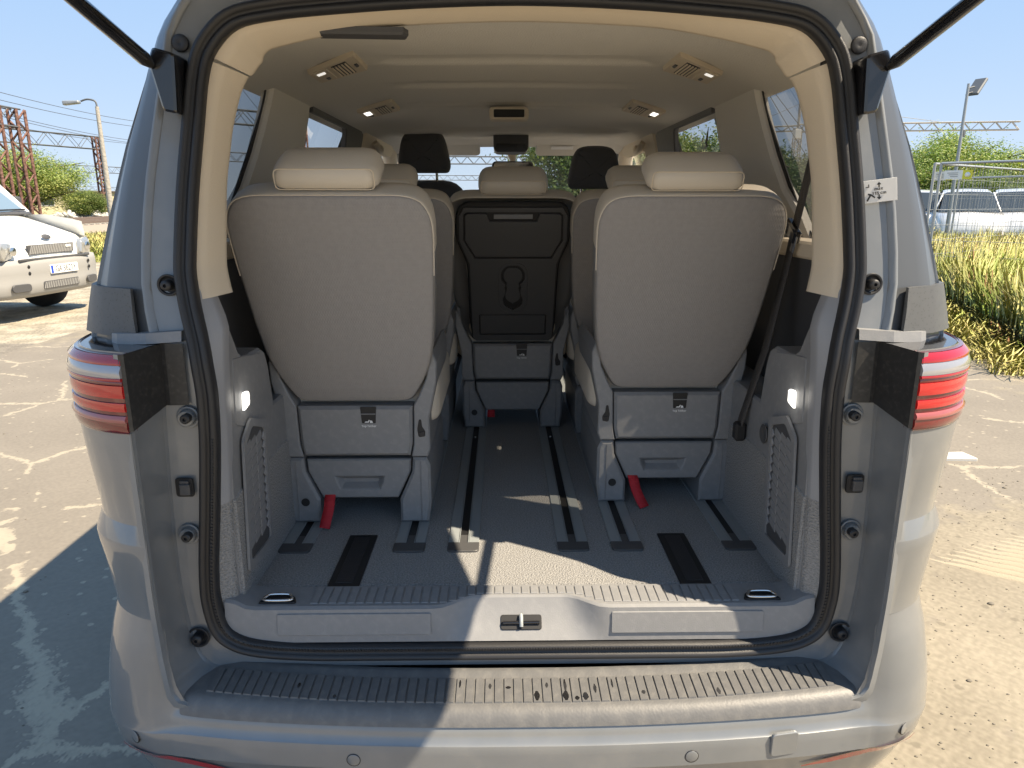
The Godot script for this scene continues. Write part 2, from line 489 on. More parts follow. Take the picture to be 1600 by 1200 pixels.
func van_opening() -> void:
	var l := loop_of(SEAL)
	var nn := normals_of(l)
	var j := loop_of(JAMB)
	var s := new_st()
	var prof := [[-0.019, -0.02], [-0.02, -0.004], [-0.017, 0.006], [-0.011, 0.009], [-0.006, 0.004], [-0.003, 0.0], [0.0, 0.008], [0.005, 0.0135], [0.011, 0.0125], [0.015, 0.006], [0.0165, -0.003], [0.015, -0.02]]
	var rows := []
	for i in range(l.size() + 1):
		var row := PackedVector3Array()
		for q in prof: row.append(on_seal(l, nn, i % l.size(), q[0], q[1]))
		rows.append(row)
	grid(s, rows)
	var seal := part(van, "door_seal", s, "rubber")
	# stitched bead of the seal's inner lip, over the sill and up the sides
	var bead := new_st(false)
	for i in l.size():
		if l[i].y > 1.0: continue
		var a := on_seal(l, nn, i, -0.0125, 0.0095)
		var b := on_seal(l, nn, (i + 1) % l.size(), -0.0125, 0.0095)
		var cnt := maxi(1, int(a.distance_to(b) / 0.006))
		for k in cnt:
			var c := a.lerp(b, (k + 0.5) / cnt)
			var d := (b - a).normalized()
			var bs := Basis(d, d.cross(Vector3.BACK).normalized() * -1.0, Vector3.BACK)
			box(bead, c, V(0.0032, 0.004, 0.0025), 0.0, bs)
	var bd := part(seal, "seal_bead", bead, "rubber")
	tag(bd, "", "", "", "stuff")
	# painted flange round the opening
	var f := new_st()
	rows = [PackedVector3Array(), PackedVector3Array(), PackedVector3Array(), PackedVector3Array()]
	for i in range(l.size() + 1):
		var k := i % l.size()
		var a := on_seal(l, nn, k, -0.004, -0.014)
		var b := V(j[k].x, j[k].y, lean(j[k].y) - 0.006)
		var rim := b.lerp(a, 0.22)
		rows[0].append(on_seal(l, nn, k, -0.01, -0.04))
		rows[1].append(a)
		rows[2].append(V(rim.x, rim.y, rim.z))
		rows[3].append(b)
	grid(f, rows, false, [1, 2, 2])
	part(van, "door_flange", f, "paint_inner")
	# bumpers, buffers and strikers on the flange
	for sd in [-1.0, 1.0]:
		for h in [1.04, 0.788]:
			var hx: float = 0.662 if h > 1.0 else 0.688
			var c := new_st()
			lathe(c, [[0.0215, 0.001], [0.023, 0.003], [0.022, 0.006], [0.016, 0.002], [0.016, 0.014], [0.0145, 0.0165], [0.0, 0.0165]], 28, Transform3D(Basis(Vector3.RIGHT, PI * 0.5), V(sd * hx, h, -0.008)), [1, 1, 1, 2, 3, 4])
			var cup := part(van, "buffer_cup", c, "paint_inner")
			var n2 := new_st()
			lathe(n2, [[0.0095, 0.0], [0.0095, 0.014], [0.007, 0.0165], [0.0035, 0.0165], [0.003, 0.012], [0.0, 0.012]], 20, Transform3D(Basis(Vector3.RIGHT, PI * 0.5), V(sd * hx - sd * 0.005, h + 0.003, 0.008)), [1, 2, 3, 4, 5])
			part(cup, "rubber_stop", n2, "rubber")
		for q in [[0.693, 0.548, 0.019, "rubber"], [0.681, 1.298, 0.017, "rubber"]]:
			var r0 := new_st()
			lathe(r0, [[q[2] * 1.25, 0.001], [q[2] * 1.2, 0.004], [q[2], 0.002], [q[2] * 0.92, -0.004], [q[2] * 0.62, -0.004], [q[2] * 0.6, 0.012], [q[2] * 0.5, 0.017], [q[2] * 0.2, 0.017], [q[2] * 0.18, 0.01], [0.0, 0.01]], 28, Transform3D(Basis(Vector3.RIGHT, PI * 0.5), V(sd * q[0], q[1], lean(q[1]) - 0.003)), [1, 1, 2, 2, 3, 4, 4, 5, 5])
			part(van, "door_buffer", r0, q[3])
		var pl := new_st()
		lathe(pl, [[0.016, 0.0], [0.016, 0.003], [0.014, 0.005], [0.003, 0.0045], [0.0, 0.003]], 28, Transform3D(Basis(Vector3.RIGHT, PI * 0.5), V(sd * 0.642, 1.742, lean(1.742) - 0.004)))
		part(van, "rubber_plug", pl, "rubber")
		# striker pocket
		var k := new_st(false)
		prism(k, rounded(rect(-0.018, -0.02, 0.018, 0.02), 0.007), 0.004, 0.001, Transform3D(Basis(), V(sd * 0.683, 0.893, 0.0015)))
		var pocket := part(van, "striker_pocket", k, "black")
		k = new_st(false)
		box(k, V(sd * 0.683 + 0.003, 0.891, 0.004), V(0.021, 0.024, 0.012), 0.002)
		box(k, V(sd * 0.683 + 0.002, 0.906, 0.003), V(0.018, 0.006, 0.008), 0.001)
		part(pocket, "striker_block", k, "dark_plastic")
		# gas strut with its bracket
		k = new_st(false)
		var by := 1.665
		prism(k, rounded(PackedVector2Array([P(-0.018, 0.048), P(0.02, 0.058), P(0.03, 0.035), P(0.012, -0.05), P(-0.012, -0.055)]), 0.006), 0.06, 0.004, Transform3D(Basis(Vector3.UP, 0.0).scaled(V(sd, 1, 1)), V(sd * 0.648, by, lean(by) + 0.05)))
		var bracket := part(van, "strut_bracket", k, "black_gloss")
		k = new_st()
		var ball := V(sd * 0.668, 1.688, lean(1.69) + 0.045)
		lathe(k, [[0.0, -0.01], [0.007, -0.007], [0.01, 0.0], [0.007, 0.007], [0.0, 0.01]], 16, Transform3D(Basis(), ball))
		part(bracket, "ball_joint", k, "black_gloss")
		var far := V(sd * 0.78, 1.9, 0.45)
		var dir := (far - ball).normalized()
		k = new_st()
		tube(k, [ball + dir * 0.012, ball + dir * 0.03, ball + dir * 0.36], [0.007, 0.0125, 0.0125], 14)
		var strut := part(van, "gas_strut", k, "black_gloss")
		k = new_st()
		tube(k, [ball + dir * 0.36, far], 0.0055, 10)
		part(strut, "strut_rod", k, "chrome")

func van_side(s: float) -> void:
	var right := s > 0
	# jamb from the flange out to the rear edge
	var jp := []
	var ep := []
	for i in range(3, EDGE.size()):
		jp.append(P(JAMB[i][0], JAMB[i][1]))
		ep.append(P(EDGE[i][0], EDGE[i][1]))
	jp = curve_pts(jp, 3)
	ep = curve_pts(ep, 3)
	var rows := [[], [], [], [], []]
	for i in jp.size():
		var a := V(jp[i].x, jp[i].y, lean(jp[i].y) - 0.006)
		var c := V(ep[i].x, ep[i].y, 0.1)
		rows[0].append(a)
		rows[1].append(a.lerp(c, 0.06) + V(0.003, 0, 0))
		rows[2].append(a.lerp(c, 0.9))
		rows[3].append(V(c.x + 0.002, c.y, c.z))
		rows[4].append(V(c.x + 0.014, c.y - (0.012 if c.y < 0.66 else 0.0), c.z - 0.004))
	var rr := []
	for r in rows: rr.append(side_flip(s, r))
	var st := new_st()
	grid(st, rr, false, [1, 2, 3, 4])
	part(van, "door_jamb", st, "paint_inner")
	# quarter panel with its two concave bands
	var pl: Array = plan_smooth(PLAN + FRONT, 3)
	var prof := [[0.64, -0.017], [0.652, -0.017], [0.7, -0.012], [0.755, -0.006], [0.785, -0.002], [0.805, 0.0], [0.811, -0.001], [0.828, -0.007], [0.846, -0.0145], [0.856, -0.015], [0.9, -0.011], [0.96, -0.005], [1.02, 0.0], [1.045, 0.0]]
	var up := [[1.045, 0.0], [1.1, 0.0], [1.15, 0.0], [1.19, -0.004]]
	for which in 2:
		var g := []
		for q in (prof if which == 0 else up):
			var row := []
			for i in pl.size():
				var o := plan_out(i, pl)
				var wgt := 1.0
				var near: float = smooth01((pl[i][0] - 0.724) / 0.03) if pl[i][1] > 0.0 else 1.0
				if pl[i][1] < -0.7: wgt = 0.5
				var d: float = q[1] * wgt * lerpf(0.25, 1.0, near) - (0.012 if which == 1 and pl[i][1] > -0.26 else 0.0)
				row.append(V(pl[i][0] + o.x * d, q[0], pl[i][1] + o.y * d))
			g.append(side_flip(s, row))
		st = new_st()
		grid(st, g, false, [1, 1, 1, 1, 1, 1, 2, 2, 3, 3, 3, 3, 3] if which == 0 else [])
		part(van, "quarter_panel" if which == 0 else "shoulder_panel", st, "paint")
	# door sill panel between the wheels
	st = new_st()
	var g2 := []
	for q in [[0.24, 0.05], [0.3, 0.0], [0.645, -0.025]]:
		var row := []
		for z in [-1.4, -2.0, -2.6, -3.2]: row.append(V(0.945 - q[1], q[0], z))
		g2.append(side_flip(s, row))
	grid(st, g2)
	part(van, "side_skirt", st, "dark_plastic")
	for z in [-1.02, -3.95]:
		var wst := new_st()
		var xf := Transform3D(Basis(Vector3.BACK, -PI * 0.5 * s), V(s * 0.72, 0.345, z))
		lathe(wst, [[0.2, 0.0], [0.3, 0.0], [0.34, 0.02], [0.345, 0.06], [0.345, 0.17], [0.335, 0.2], [0.3, 0.21], [0.225, 0.205]], 36, xf)
		var tyre := part(van, "wheel", wst, "tyre")
		wst = new_st()
		lathe(wst, [[0.225, 0.205], [0.21, 0.19], [0.2, 0.15], [0.07, 0.17], [0.0, 0.175]], 36, xf)
		part(tyre, "rim", wst, "rim")
	tail_lamp(s, pl)
	# upper body: pillar and window band
	var ys := [1.188, 1.21, 1.25, 1.3, 1.36, 1.435, 1.5, 1.56, 1.63, 1.7, 1.735, 1.76, 1.79, 1.83, 1.862]
	var cols := []   # rows over y, columns from the gutter forward
	for y in ys:
		var xj := table(jamb_x(), y)
		var w := table(WIDE, y)
		var lz := lean(y)
		var row := [V(xj, y, lz - 0.006), V(xj + 0.008, y, lz + 0.004), V(xj + 0.014, y, lz + 0.004), V(xj + 0.018, y, lz - 0.004)]
		for q in [[0.3, 0.018], [0.52, 0.034], [0.54, 0.037], [0.62, 0.05], [0.72, 0.066], [0.735, 0.074], [0.765, 0.076], [0.78, 0.07], [0.88, 0.1], [0.96, 0.145], [1.0, 0.2]]:
			row.append(V(lerpf(xj + 0.018, w, q[0]), y, lz - q[1]))
		for z in [-0.42, -0.9, -1.05, -1.4, -1.45, -1.98, -2.08, -2.3, -2.4, -2.9, -3.25]:
			row.append(V(w + 0.012 * smooth01((-z - 0.2) / 1.2), y, z))
		cols.append(row)
	var spans := [[0, 3, "pillar_gutter", "paint_inner"], [3, 8, "pillar_cover", "dark_gloss"], [8, 14, "rear_pillar", "paint"]]
	for sp in spans:
		var g3 := []
		for row in cols: g3.append(side_flip(s, row.slice(sp[0], sp[1] + 1)))
		st = new_st()
		grid(st, g3)
		part(van, sp[2], st, sp[3])
	# the band beyond: painted where there is no window
	st = new_st()
	for r in range(ys.size() - 1):
		for c in range(14, cols[0].size() - 1):
			var is_hole := false
			for h in [[14, 16], [18, 20], [23, 25]]:
				if c >= h[0] and c < h[1] and ys[r] >= 1.299 and ys[r] < 1.77: is_hole = true
			if is_hole: continue
			quad(st, side_flip(s, [cols[r][c]])[0], side_flip(s, [cols[r][c + 1]])[0], side_flip(s, [cols[r + 1][c + 1]])[0], side_flip(s, [cols[r + 1][c]])[0])
	part(van, "side_panel", st, "paint")
	for h in [[14, 16, "tinted_glass"], [18, 20, "light_tint"], [23, 25, "clear_glass"]]:
		st = new_st()
		var g4 := []
		for r in ys.size():
			if ys[r] < 1.299 or ys[r] > 1.795: continue
			g4.append(side_flip(s, cols[r].slice(h[0], h[1] + 1)))
		grid(st, g4)
		part(van, "side_window", st, h[2])
	# weathered plastic corner cap above the lamp
	var capo := []
	var pin := []
	for k in 3:
		var row := []
		var y: float = [1.2, 1.245, 1.292][k]
		for i in range(4, 15): row.append(cols[0][i])
		var xj := table(jamb_x(), y)
		var w := table(WIDE, y)
		var lz := lean(y)
		row = []
		for q in [[0.1, 0.0], [0.3, 0.018], [0.52, 0.036], [0.7, 0.062], [0.85, 0.09], [0.95, 0.14], [1.0, 0.2]]:
			row.append(V(lerpf(xj + 0.018, w, q[0]), y, lz - q[1]))
		capo.append(row)
	var front := []
	for k in 3:
		var row := []
		for i in capo[k].size():
			var q: Vector3 = capo[k][i]
			var t: float = float(i) / (capo[k].size() - 1)
			var out := V(sin(t * 1.2) * 0.009, 0, cos(t * 1.2) * 0.009)
			row.append(q + out + V(0, 0.0 if k < 2 else 0.0, 0))
		front.append(row)
	var shell := [capo[0], front[0], front[1], front[2], capo[2]]
	# tapered lip on top
	var gg := []
	for r in shell: gg.append(side_flip(s, r))
	st = new_st()
	grid(st, gg, false, [1, 2, 2, 3])
	for e in [0, 6]:
		st.set_smooth_group(-1)
		var q4 := side_flip(s, [capo[0][e], front[0][e], front[1][e], front[2][e], capo[2][e]])
		tri(st, q4[0], q4[1], q4[2]); tri(st, q4[0], q4[2], q4[3]); tri(st, q4[0], q4[3], q4[4])
	part(van, "corner_cap", st, "cap_plastic", "weathered grey plastic corner cap dotted with dirt")
	# ledge strip between cap and seal
	st = new_st(false)
	var lp := [V(0.655, 1.196, -0.008), V(0.718, 1.193, 0.002), V(0.78, 1.19, -0.012), V(0.8, 1.188, -0.03)]
	var lr := [[], [], [], []]
	for q in lp:
		lr[0].append(q + V(0, 0.017, -0.02))
		lr[1].append(q + V(0, 0.017, 0.004))
		lr[2].append(q + V(0, -0.003, 0.009))
		lr[3].append(q + V(0, -0.003, -0.02))
	var lg := []
	for r in lr: lg.append(side_flip(s, r))
	grid(st, lg, false, [-1, -1, -1])
	part(van, "ledge_strip", st, "grey_plastic")
	# white notice on the right pillar
	if right:
		st = new_st(false)
		var c0 := V(0.688, 1.474, lean(1.474) + 0.002)
		var bs := Basis(Vector3.UP, -0.3) * Basis(Vector3.BACK, 0.13)
		prism(st, rect(-0.03, -0.021, 0.028, 0.021), 0.002, 0.0003, Transform3D(bs, c0 + bs.z * 0.014))
		var note := part(van, "notice_sticker", st, "sticker", "small white notice with arrows and a clearance height")
		sticker_print(note, Transform3D(bs, c0 + bs.z * 0.0146))
func jamb_x() -> Array:
	var a := []
	for i in range(13, 22): a.append([JAMB[i][1], JAMB[i][0]])
	return a
func text_on(parent: Node, called: String, txt: String, size: float, xf: Transform3D, m := "white_print", bold := true, depth := 0.0004) -> void:
	var t := TextMesh.new()
	t.text = txt
	var f := SystemFont.new()
	f.font_names = PackedStringArray(["Droid Sans"])
	f.font_weight = 700 if bold else 400
	t.font = f
	t.font_size = 32
	t.pixel_size = size / 32.0
	t.depth = depth
	t.curve_step = 4.0
	var o := inst(parent, called, t, m)
	o.transform = xf
func sticker_print(note: Node, xf: Transform3D) -> void:
	text_on(note, "lettering", "max", 0.0075, xf * Transform3D(Basis(), V(-0.004, 0.004, 0)), "dark_print")
	text_on(note, "lettering", "115 cm", 0.0075, xf * Transform3D(Basis(), V(-0.003, -0.004, 0)), "dark_print")
	var st := new_st(false)
	for d in [1.0, -1.0]:
		prism(st, PackedVector2Array([P(-0.004, 0.0), P(0.004, 0.0), P(0.0, 0.005)]), 0.0004, 0.0, xf * Transform3D(Basis(Vector3.BACK, 0.0 if d > 0 else PI), V(-0.003, 0.0115 * d, 0.0002)))
		prism(st, rect(-0.0011, -0.005, 0.0011, 0.0), 0.0004, 0.0, xf * Transform3D(Basis(Vector3.BACK, 0.0 if d > 0 else PI), V(-0.003, 0.0115 * d, 0.0002)))
	prism(st, rect(-0.026, 0.008, -0.02, 0.0095), 0.0004, 0.0, xf)
	prism(st, rect(-0.0215, 0.008, -0.02, 0.014), 0.0004, 0.0, xf)
	prism(st, PackedVector2Array([P(-0.025, -0.016), P(-0.023, -0.018), P(-0.017, -0.008), P(-0.011, -0.013), P(-0.0095, -0.011), P(-0.016, -0.005), P(-0.022, -0.003), P(-0.023, -0.0055), P(-0.02, -0.007)]), 0.0004, 0.0, xf)
	part(note, "printed_arrow", st, "dark_print")

func lamp_row(s: float, pl: Array, y: float, d: float, n: int) -> PackedVector3Array:
	var row := []
	for i in n:
		var o := plan_out(i, pl)
		row.append(V(pl[i][0] + o.x * d, y, pl[i][1] + o.y * d))
	return side_flip(s, row)
func tail_lamp(s: float, pl: Array) -> void:
	var n := 25
	var bands := [
		[1.043, 1.062, 0.004, 0.006, "lens_dark", "lens_base"], [1.0625, 1.0745, 0.009, 0.006, "lens_pink", "light_strip"], [1.075, 1.082, 0.003, 0.003, "lens_dark", "lens_gap"],
		[1.0825, 1.0985, 0.006, 0.006, "lens_bright", "light_bar"], [1.099, 1.1075, 0.003, 0.003, "lens_dark", "lens_gap"], [1.108, 1.131, 0.006, 0.006, "lens_bright", "light_bar"],
		[1.1315, 1.139, 0.004, 0.004, "lens_dark", "lens_gap"], [1.1395, 1.145, 0.007, 0.007, "lens_red", "lens_frame"], [1.1455, 1.168, 0.007, 0.002, "lens_clear", "reverse_lens"], [1.1685, 1.185, 0.003, -0.008, "lens_red", "lens_frame"]]
	var st := new_st()
	grid(st, [lamp_row(s, pl, 1.04, -0.02, n), lamp_row(s, pl, 1.04, 0.003, n), lamp_row(s, pl, 1.0425, 0.004, n)])
	grid(st, [lamp_row(s, pl, 1.04, -0.02, n), lamp_row(s, pl, 1.1885, -0.02, n), lamp_row(s, pl, 1.186, -0.009, n)])
	var lamp := part(van, "tail_lamp", st, "lens_dark", "wrap-round red tail lamp with a clear upper strip")
	for b in bands:
		st = new_st()
		var mid: float = (b[0] + b[1]) * 0.5
		var a := lamp_row(s, pl, b[0], b[2] - 0.012, n)
		var z := lamp_row(s, pl, b[1], b[3] - 0.012, n)
		var rows := [a, lamp_row(s, pl, b[0], b[2], n), lamp_row(s, pl, mid, maxf(b[2], b[3]) + (0.0015 if b[2] > 0.003 else 0.0), n), lamp_row(s, pl, b[1], b[3], n), z]
		grid(st, rows, false, [1, 2, 2, 3])
		# inner end towards the opening
		st.set_smooth_group(-1)
		for k in range(rows.size() - 1):
			tri(st, rows[0][0], rows[k][0], rows[k + 1][0])
		part(lamp, b[5], st, b[4])
	# black plastic shelf over the lamp and down its inner side
	st = new_st()
	var outer := lamp_row(s, pl, 1.1875, -0.016, n)
	var inner := []
	for i in n:
		var t := float(i) / (n - 1)
		inner.append(V(lerpf(0.702, 0.78, t), 1.1895, lerpf(0.02, -0.25, t)))
	grid(st, [outer, side_flip(s, inner)])
	var back := []
	for i in n: back.append(V(0.69, 1.1895, lerpf(-0.0, -0.26, float(i) / (n - 1))))
	grid(st, [side_flip(s, inner), side_flip(s, back)])
	part(van, "lamp_shelf", st, "black_gloss")
	st = new_st(false)
	quad(st, V(s * 0.7165, 1.044, 0.0985), V(s * 0.7165, 1.1885, 0.0985), V(s * 0.6965, 1.1885, -0.001), V(s * 0.6985, 1.066, -0.001))
	quad(st, V(s * 0.7165, 1.044, 0.0985), V(s * 0.7165, 1.1885, 0.0985), V(s * 0.7245, 1.1885, 0.103), V(s * 0.7245, 1.044, 0.103))
	part(van, "lamp_side_cover", st, "lamp_side", "dusty black plastic beside the tail lamp")
	st = new_st(false)
	quad(st, V(s * 0.6965, 1.189, -0.0005), V(s * 0.6985, 1.066, -0.0005), V(s * 0.6905, 1.066, 0.001), V(s * 0.6885, 1.189, 0.001))
	quad(st, V(s * 0.6905, 1.066, 0.001), V(s * 0.6885, 1.189, 0.001), V(s * 0.655, 1.189, -0.001), V(s * 0.655, 1.066, -0.001))
	part(van, "flange_cover", st, "lamp_side")

func van_bumper() -> void:
	var half := [[0.0, 0.155, 0.444], [0.1, 0.155, 0.444], [0.2, 0.153, 0.444], [0.3, 0.149, 0.444], [0.4, 0.143, 0.445], [0.5, 0.135, 0.447], [0.58, 0.127, 0.45], [0.64, 0.119, 0.456], [0.675, 0.113, 0.458], [0.695, 0.108, 0.464], [0.708, 0.105, 0.5], [0.717, 0.102, 0.55], [0.722, 0.1, 0.62], [0.735, 0.097, 0.642]]
	var tail: Array = plan_smooth(PLAN, 3)
	for i in range(3, tail.size()): half.append([tail[i][0], tail[i][1], 0.643])
	var dc := [[0.2, -0.06], [0.25, -0.03], [0.335, -0.004], [0.345, 0.0], [0.348, 0.006], [0.392, 0.004], [0.4, 0.002], [0.404, -0.003], [0.435, -0.012], [0.446, -0.02]]
	var dk := [[0.2, -0.05], [0.26, -0.02], [0.34, 0.012], [0.348, 0.02], [0.395, 0.028], [0.402, 0.026], [0.44, 0.024], [0.5, 0.016], [0.58, 0.0], [0.62, -0.012], [0.632, -0.017], [0.645, -0.018]]
	var ts := [0.2, 0.225, 0.25, 0.28, 0.31, 0.335, 0.345, 0.348, 0.36, 0.38, 0.392, 0.4, 0.404, 0.42, 0.435]
	var rows := []
	for r in range(ts.size() + 9):
		var row := []
		for i in half.size():
			var y: float = ts[r] if r < ts.size() else lerpf(0.435, half[i][2], (r - ts.size() + 1) / 9.0)
			var a: Array = half[maxi(i - 1, 0)]
			var b: Array = half[mini(i + 1, half.size() - 1)]
			var d := P(b[0] - a[0], b[1] - a[1]).normalized()
			var o := P(-d.y, d.x)
			if i == 0: o = P(0, 1)
			var cw := smooth01((half[i][0] - 0.66) / 0.16)
			var off := lerpf(table(dc, y), table(dk, y), cw)
			row.append(V(half[i][0] + o.x * off, y, half[i][1] + o.y * off))
		rows.append(row)
	var st := new_st()
	var g := []
	for r in rows:
		var full := PackedVector3Array()
		for i in range(r.size() - 1, 0, -1): full.append(V(-r[i].x, r[i].y, r[i].z))
		for q in r: full.append(q)
		g.append(full)
	var sg := []
	for r in range(g.size() - 1): sg.append(1 if r < 6 else (2 if r < 7 else (3 if r < 11 else 5)))
	grid(st, g, false, sg)
	var bumper := part(van, "rear_bumper", st, "paint")
	# corners inside the bumper, from its top edge to the jamb
	# lower apron
	st = new_st()
	var lo := PackedVector3Array()
	var lo2 := PackedVector3Array()
	for q in g[0]:
		lo.append(q)
		lo2.append(V(q.x * 0.96, q.y - 0.03, q.z - 0.05))
	grid(st, [lo, lo2])
	part(bumper, "apron", st, "dark_plastic")
	for s in [-1.0, 1.0]:
		# reflectors, sensors and the towing cover
		st = new_st()
		var top := []
		var bot := []
		for i in half.size():
			if half[i][0] < 0.575 or half[i][0] > 0.83 or half[i][1] < 0.04: continue
			var t := clampf((half[i][0] - 0.575) / 0.245, 0.0, 1.0)
			var y := lerpf(0.312, 0.352, t)
			var hh := 0.0085 * minf(1.0, 0.12 + 3.0 * t) * minf(1.0, 0.2 + 5.0 * (1.0 - t))
			top.append(column_point(rows, i, y + hh) + V(0.002, 0, 0.004))
			bot.append(column_point(rows, i, y - hh) + V(0.002, 0, 0.004))
		grid(st, [side_flip(s, top), side_flip(s, bot)])
		part(bumper, "reflector", st, "lens_red")
	for x in [-0.345, 0.34, -0.8, 0.8]:
		st = new_st()
		var on := bumper_point(rows, absf(x), 0.368 if absf(x) < 0.5 else 0.385)
		on.x *= signf(x)
		var turn := Basis(Vector3.UP, 0.05 * signf(x) if absf(x) < 0.5 else 0.6 * signf(x)) * Basis(Vector3.RIGHT, PI * 0.5)
		lathe(st, [[0.0128, -0.004], [0.0128, 0.0008], [0.0115, 0.0012], [0.0, 0.0012]], 28, Transform3D(turn, on))
		var sensor := part(bumper, "parking_sensor", st, "paint")
		st = new_st()
		lathe(st, [[0.0142, -0.002], [0.0142, 0.0008], [0.0129, 0.0008]], 28, Transform3D(turn, on))
		part(sensor, "sensor_ring", st, "black")
	st = new_st(false)
	var tp := bumper_point(rows, 0.535, 0.385)
	prism(st, rounded(rect(-0.029, -0.028, 0.029, 0.026), 0.01), 0.006, 0.0015, Transform3D(Basis(Vector3.UP, 0.16) * Basis(Vector3.RIGHT, 0.03), tp + V(0, 0, 0.0045)))
	part(bumper, "towing_cover", st, "paint")
	step_pad(half)

func column_point(rows: Array, i: int, y: float) -> Vector3:
	for r in range(rows.size() - 1):
		if rows[r + 1][i].y >= y:
			return rows[r][i].lerp(rows[r + 1][i], clampf((y - rows[r][i].y) / maxf(1e-6, rows[r + 1][i].y - rows[r][i].y), 0.0, 1.0))
	return rows[-1][i]
func bumper_point(rows: Array, x: float, y: float) -> Vector3:
	var best := Vector3.ZERO
	var bd := 1e9
	for r in range(rows.size() - 1):
		for i in range(rows[r].size() - 1):
			for k in 25:
				var q: Vector3 = rows[r][i].lerp(rows[r][i + 1], (k % 5) / 5.0).lerp(rows[r + 1][i].lerp(rows[r + 1][i + 1], (k % 5) / 5.0), (k / 5) / 5.0)
				var d := absf(q.x - x) + absf(q.y - y)
				if d < bd:
					bd = d
					best = q
	return best
func pad_z(half: Array, x: float) -> float:
	var a := []
	for i in 12: a.append([half[i][0], half[i][1]])
	return table(a, absf(x))
func step_pad(half: Array) -> void:
	# black ribbed step on top of the bumper
	var st := new_st()
	var rows := [[], [], [], [], [], [], []]
	var n := 48
	for i in range(n + 1):
		var x := lerpf(-0.694, 0.694, float(i) / n)
		var e := pad_z(half, x)
		var up := 0.005 * smooth01((absf(x) - 0.3) / 0.4)
		rows[0].append(V(x * 0.955, 0.474 + up, e - 0.145))
		rows[1].append(V(x * 0.96, 0.478 + up, e - 0.128))
		rows[2].append(V(x * 0.965, 0.471 + up, e - 0.118))
		rows[3].append(V(x * 1.0, 0.468 + up, e - 0.036))
		rows[4].append(V(x * 1.006, 0.464 + up, e - 0.026))
		rows[5].append(V(x * 1.012, 0.452 + up, e - 0.014))
		rows[6].append(V(x * 1.012, 0.436, e - 0.009))
	var g := []
	for r in rows: g.append(PackedVector3Array(r))
	grid(st, g)
	st.set_smooth_group(-1)
	for e in [0, n]:
		for k in range(1, 6): tri(st, g[0][e], g[k][e], g[k + 1][e])
	var pad := part(van, "step_pad", st, "step_rubber", "black ribbed step with scattered water spots")
	var cnt := 66
	var step := 1.31 / cnt
	for i in cnt:
		var x0 := -0.655 + step * i
		var a := x0 + step * 0.07
		var b := x0 + step * 0.93
		st = new_st(false)
		var za := pad_z(half, a)
		var zb := pad_z(half, b)
		var ua := 0.005 * smooth01((absf(a) - 0.3) / 0.4)
		var ub := 0.005 * smooth01((absf(b) - 0.3) / 0.4)
		var h := 0.0032
		var c := 0.0012
		var lowr := [V(a, 0.4712 + ua, za - 0.112), V(b, 0.4712 + ub, zb - 0.112), V(b, 0.4682 + ub, zb - 0.04), V(a, 0.4682 + ua, za - 0.04)]
		var topr := [V(a + c, 0.4712 + ua + h, za - 0.111), V(b - c, 0.4712 + ub + h, zb - 0.111), V(b - c, 0.4682 + ub + h, zb - 0.041), V(a + c, 0.4682 + ua + h, za - 0.041)]
		quad(st, topr[0], topr[1], topr[2], topr[3])
		for k in 4: quad(st, lowr[k], lowr[(k + 1) % 4], topr[(k + 1) % 4], topr[k])
		part(pad, "tread_strip", st, "step_rubber")
	# water left standing on the strips
	st = new_st(false)
	var r2 := RandomNumberGenerator.new()
	r2.seed = 5
	for spot in [[-0.476, 0.055, 0.5, 0.2], [-0.395, 0.09, 0.6, 0.13], [-0.12, 0.05, 0.35, 0.3], [-0.06, 0.062, 0.5, 0.2], [-0.02, 0.07, 0.9, 0.1], [0.035, 0.085, 0.85, 0.42], [0.05, 0.06, 0.5, 0.2], [0.08, 0.085, 0.95, 0.45], [0.095, 0.05, 0.45, 0.5], [0.135, 0.09, 0.95, 0.38], [0.15, 0.065, 0.5, 0.35], [0.19, 0.05, 0.3, 0.35], [0.255, 0.085, 0.7, 0.14], [0.41, 0.08, 0.6, 0.25], [0.11, 0.1, 0.7, 0.16]]:
		var idx := int((spot[0] + 0.655) / step)
		var xa := -0.655 + step * (idx + 0.12)
		var w: float = step * 0.76 * spot[2]
		xa += step * 0.76 * (1.0 - spot[2]) * r2.randf()
		var e0 := pad_z(half, spot[0])
		var z0: float = clampf(spot[1], e0 - 0.108, e0 - 0.05)
		var n2 := 7
		var len: float = minf(spot[3] * 0.075, e0 - 0.043 - z0)
		var lf := []
		var rt := []
		for k in range(n2 + 1):
			var t := float(k) / n2
			var zz := z0 + len * t
			var pinch := 0.25 + 0.75 * sin(PI * clampf(t, 0.06, 0.94))
			var yy := lerpf(0.4712, 0.4682, clampf((zz - (e0 - 0.112)) / 0.072, 0.0, 1.0)) + 0.0037 + 0.005 * smooth01((absf(spot[0]) - 0.3) / 0.4)
			lf.append(V(xa + w * (0.5 - 0.5 * pinch * r2.randf_range(0.7, 1.0)), yy, zz))
			rt.append(V(xa + w * (0.5 + 0.5 * pinch * r2.randf_range(0.7, 1.0)), yy, zz))
		for k in n2: quad(st, lf[k], rt[k], rt[k + 1], lf[k + 1])
	tag(part(pad, "water_spots", st, "wet"), "", "", "", "stuff")

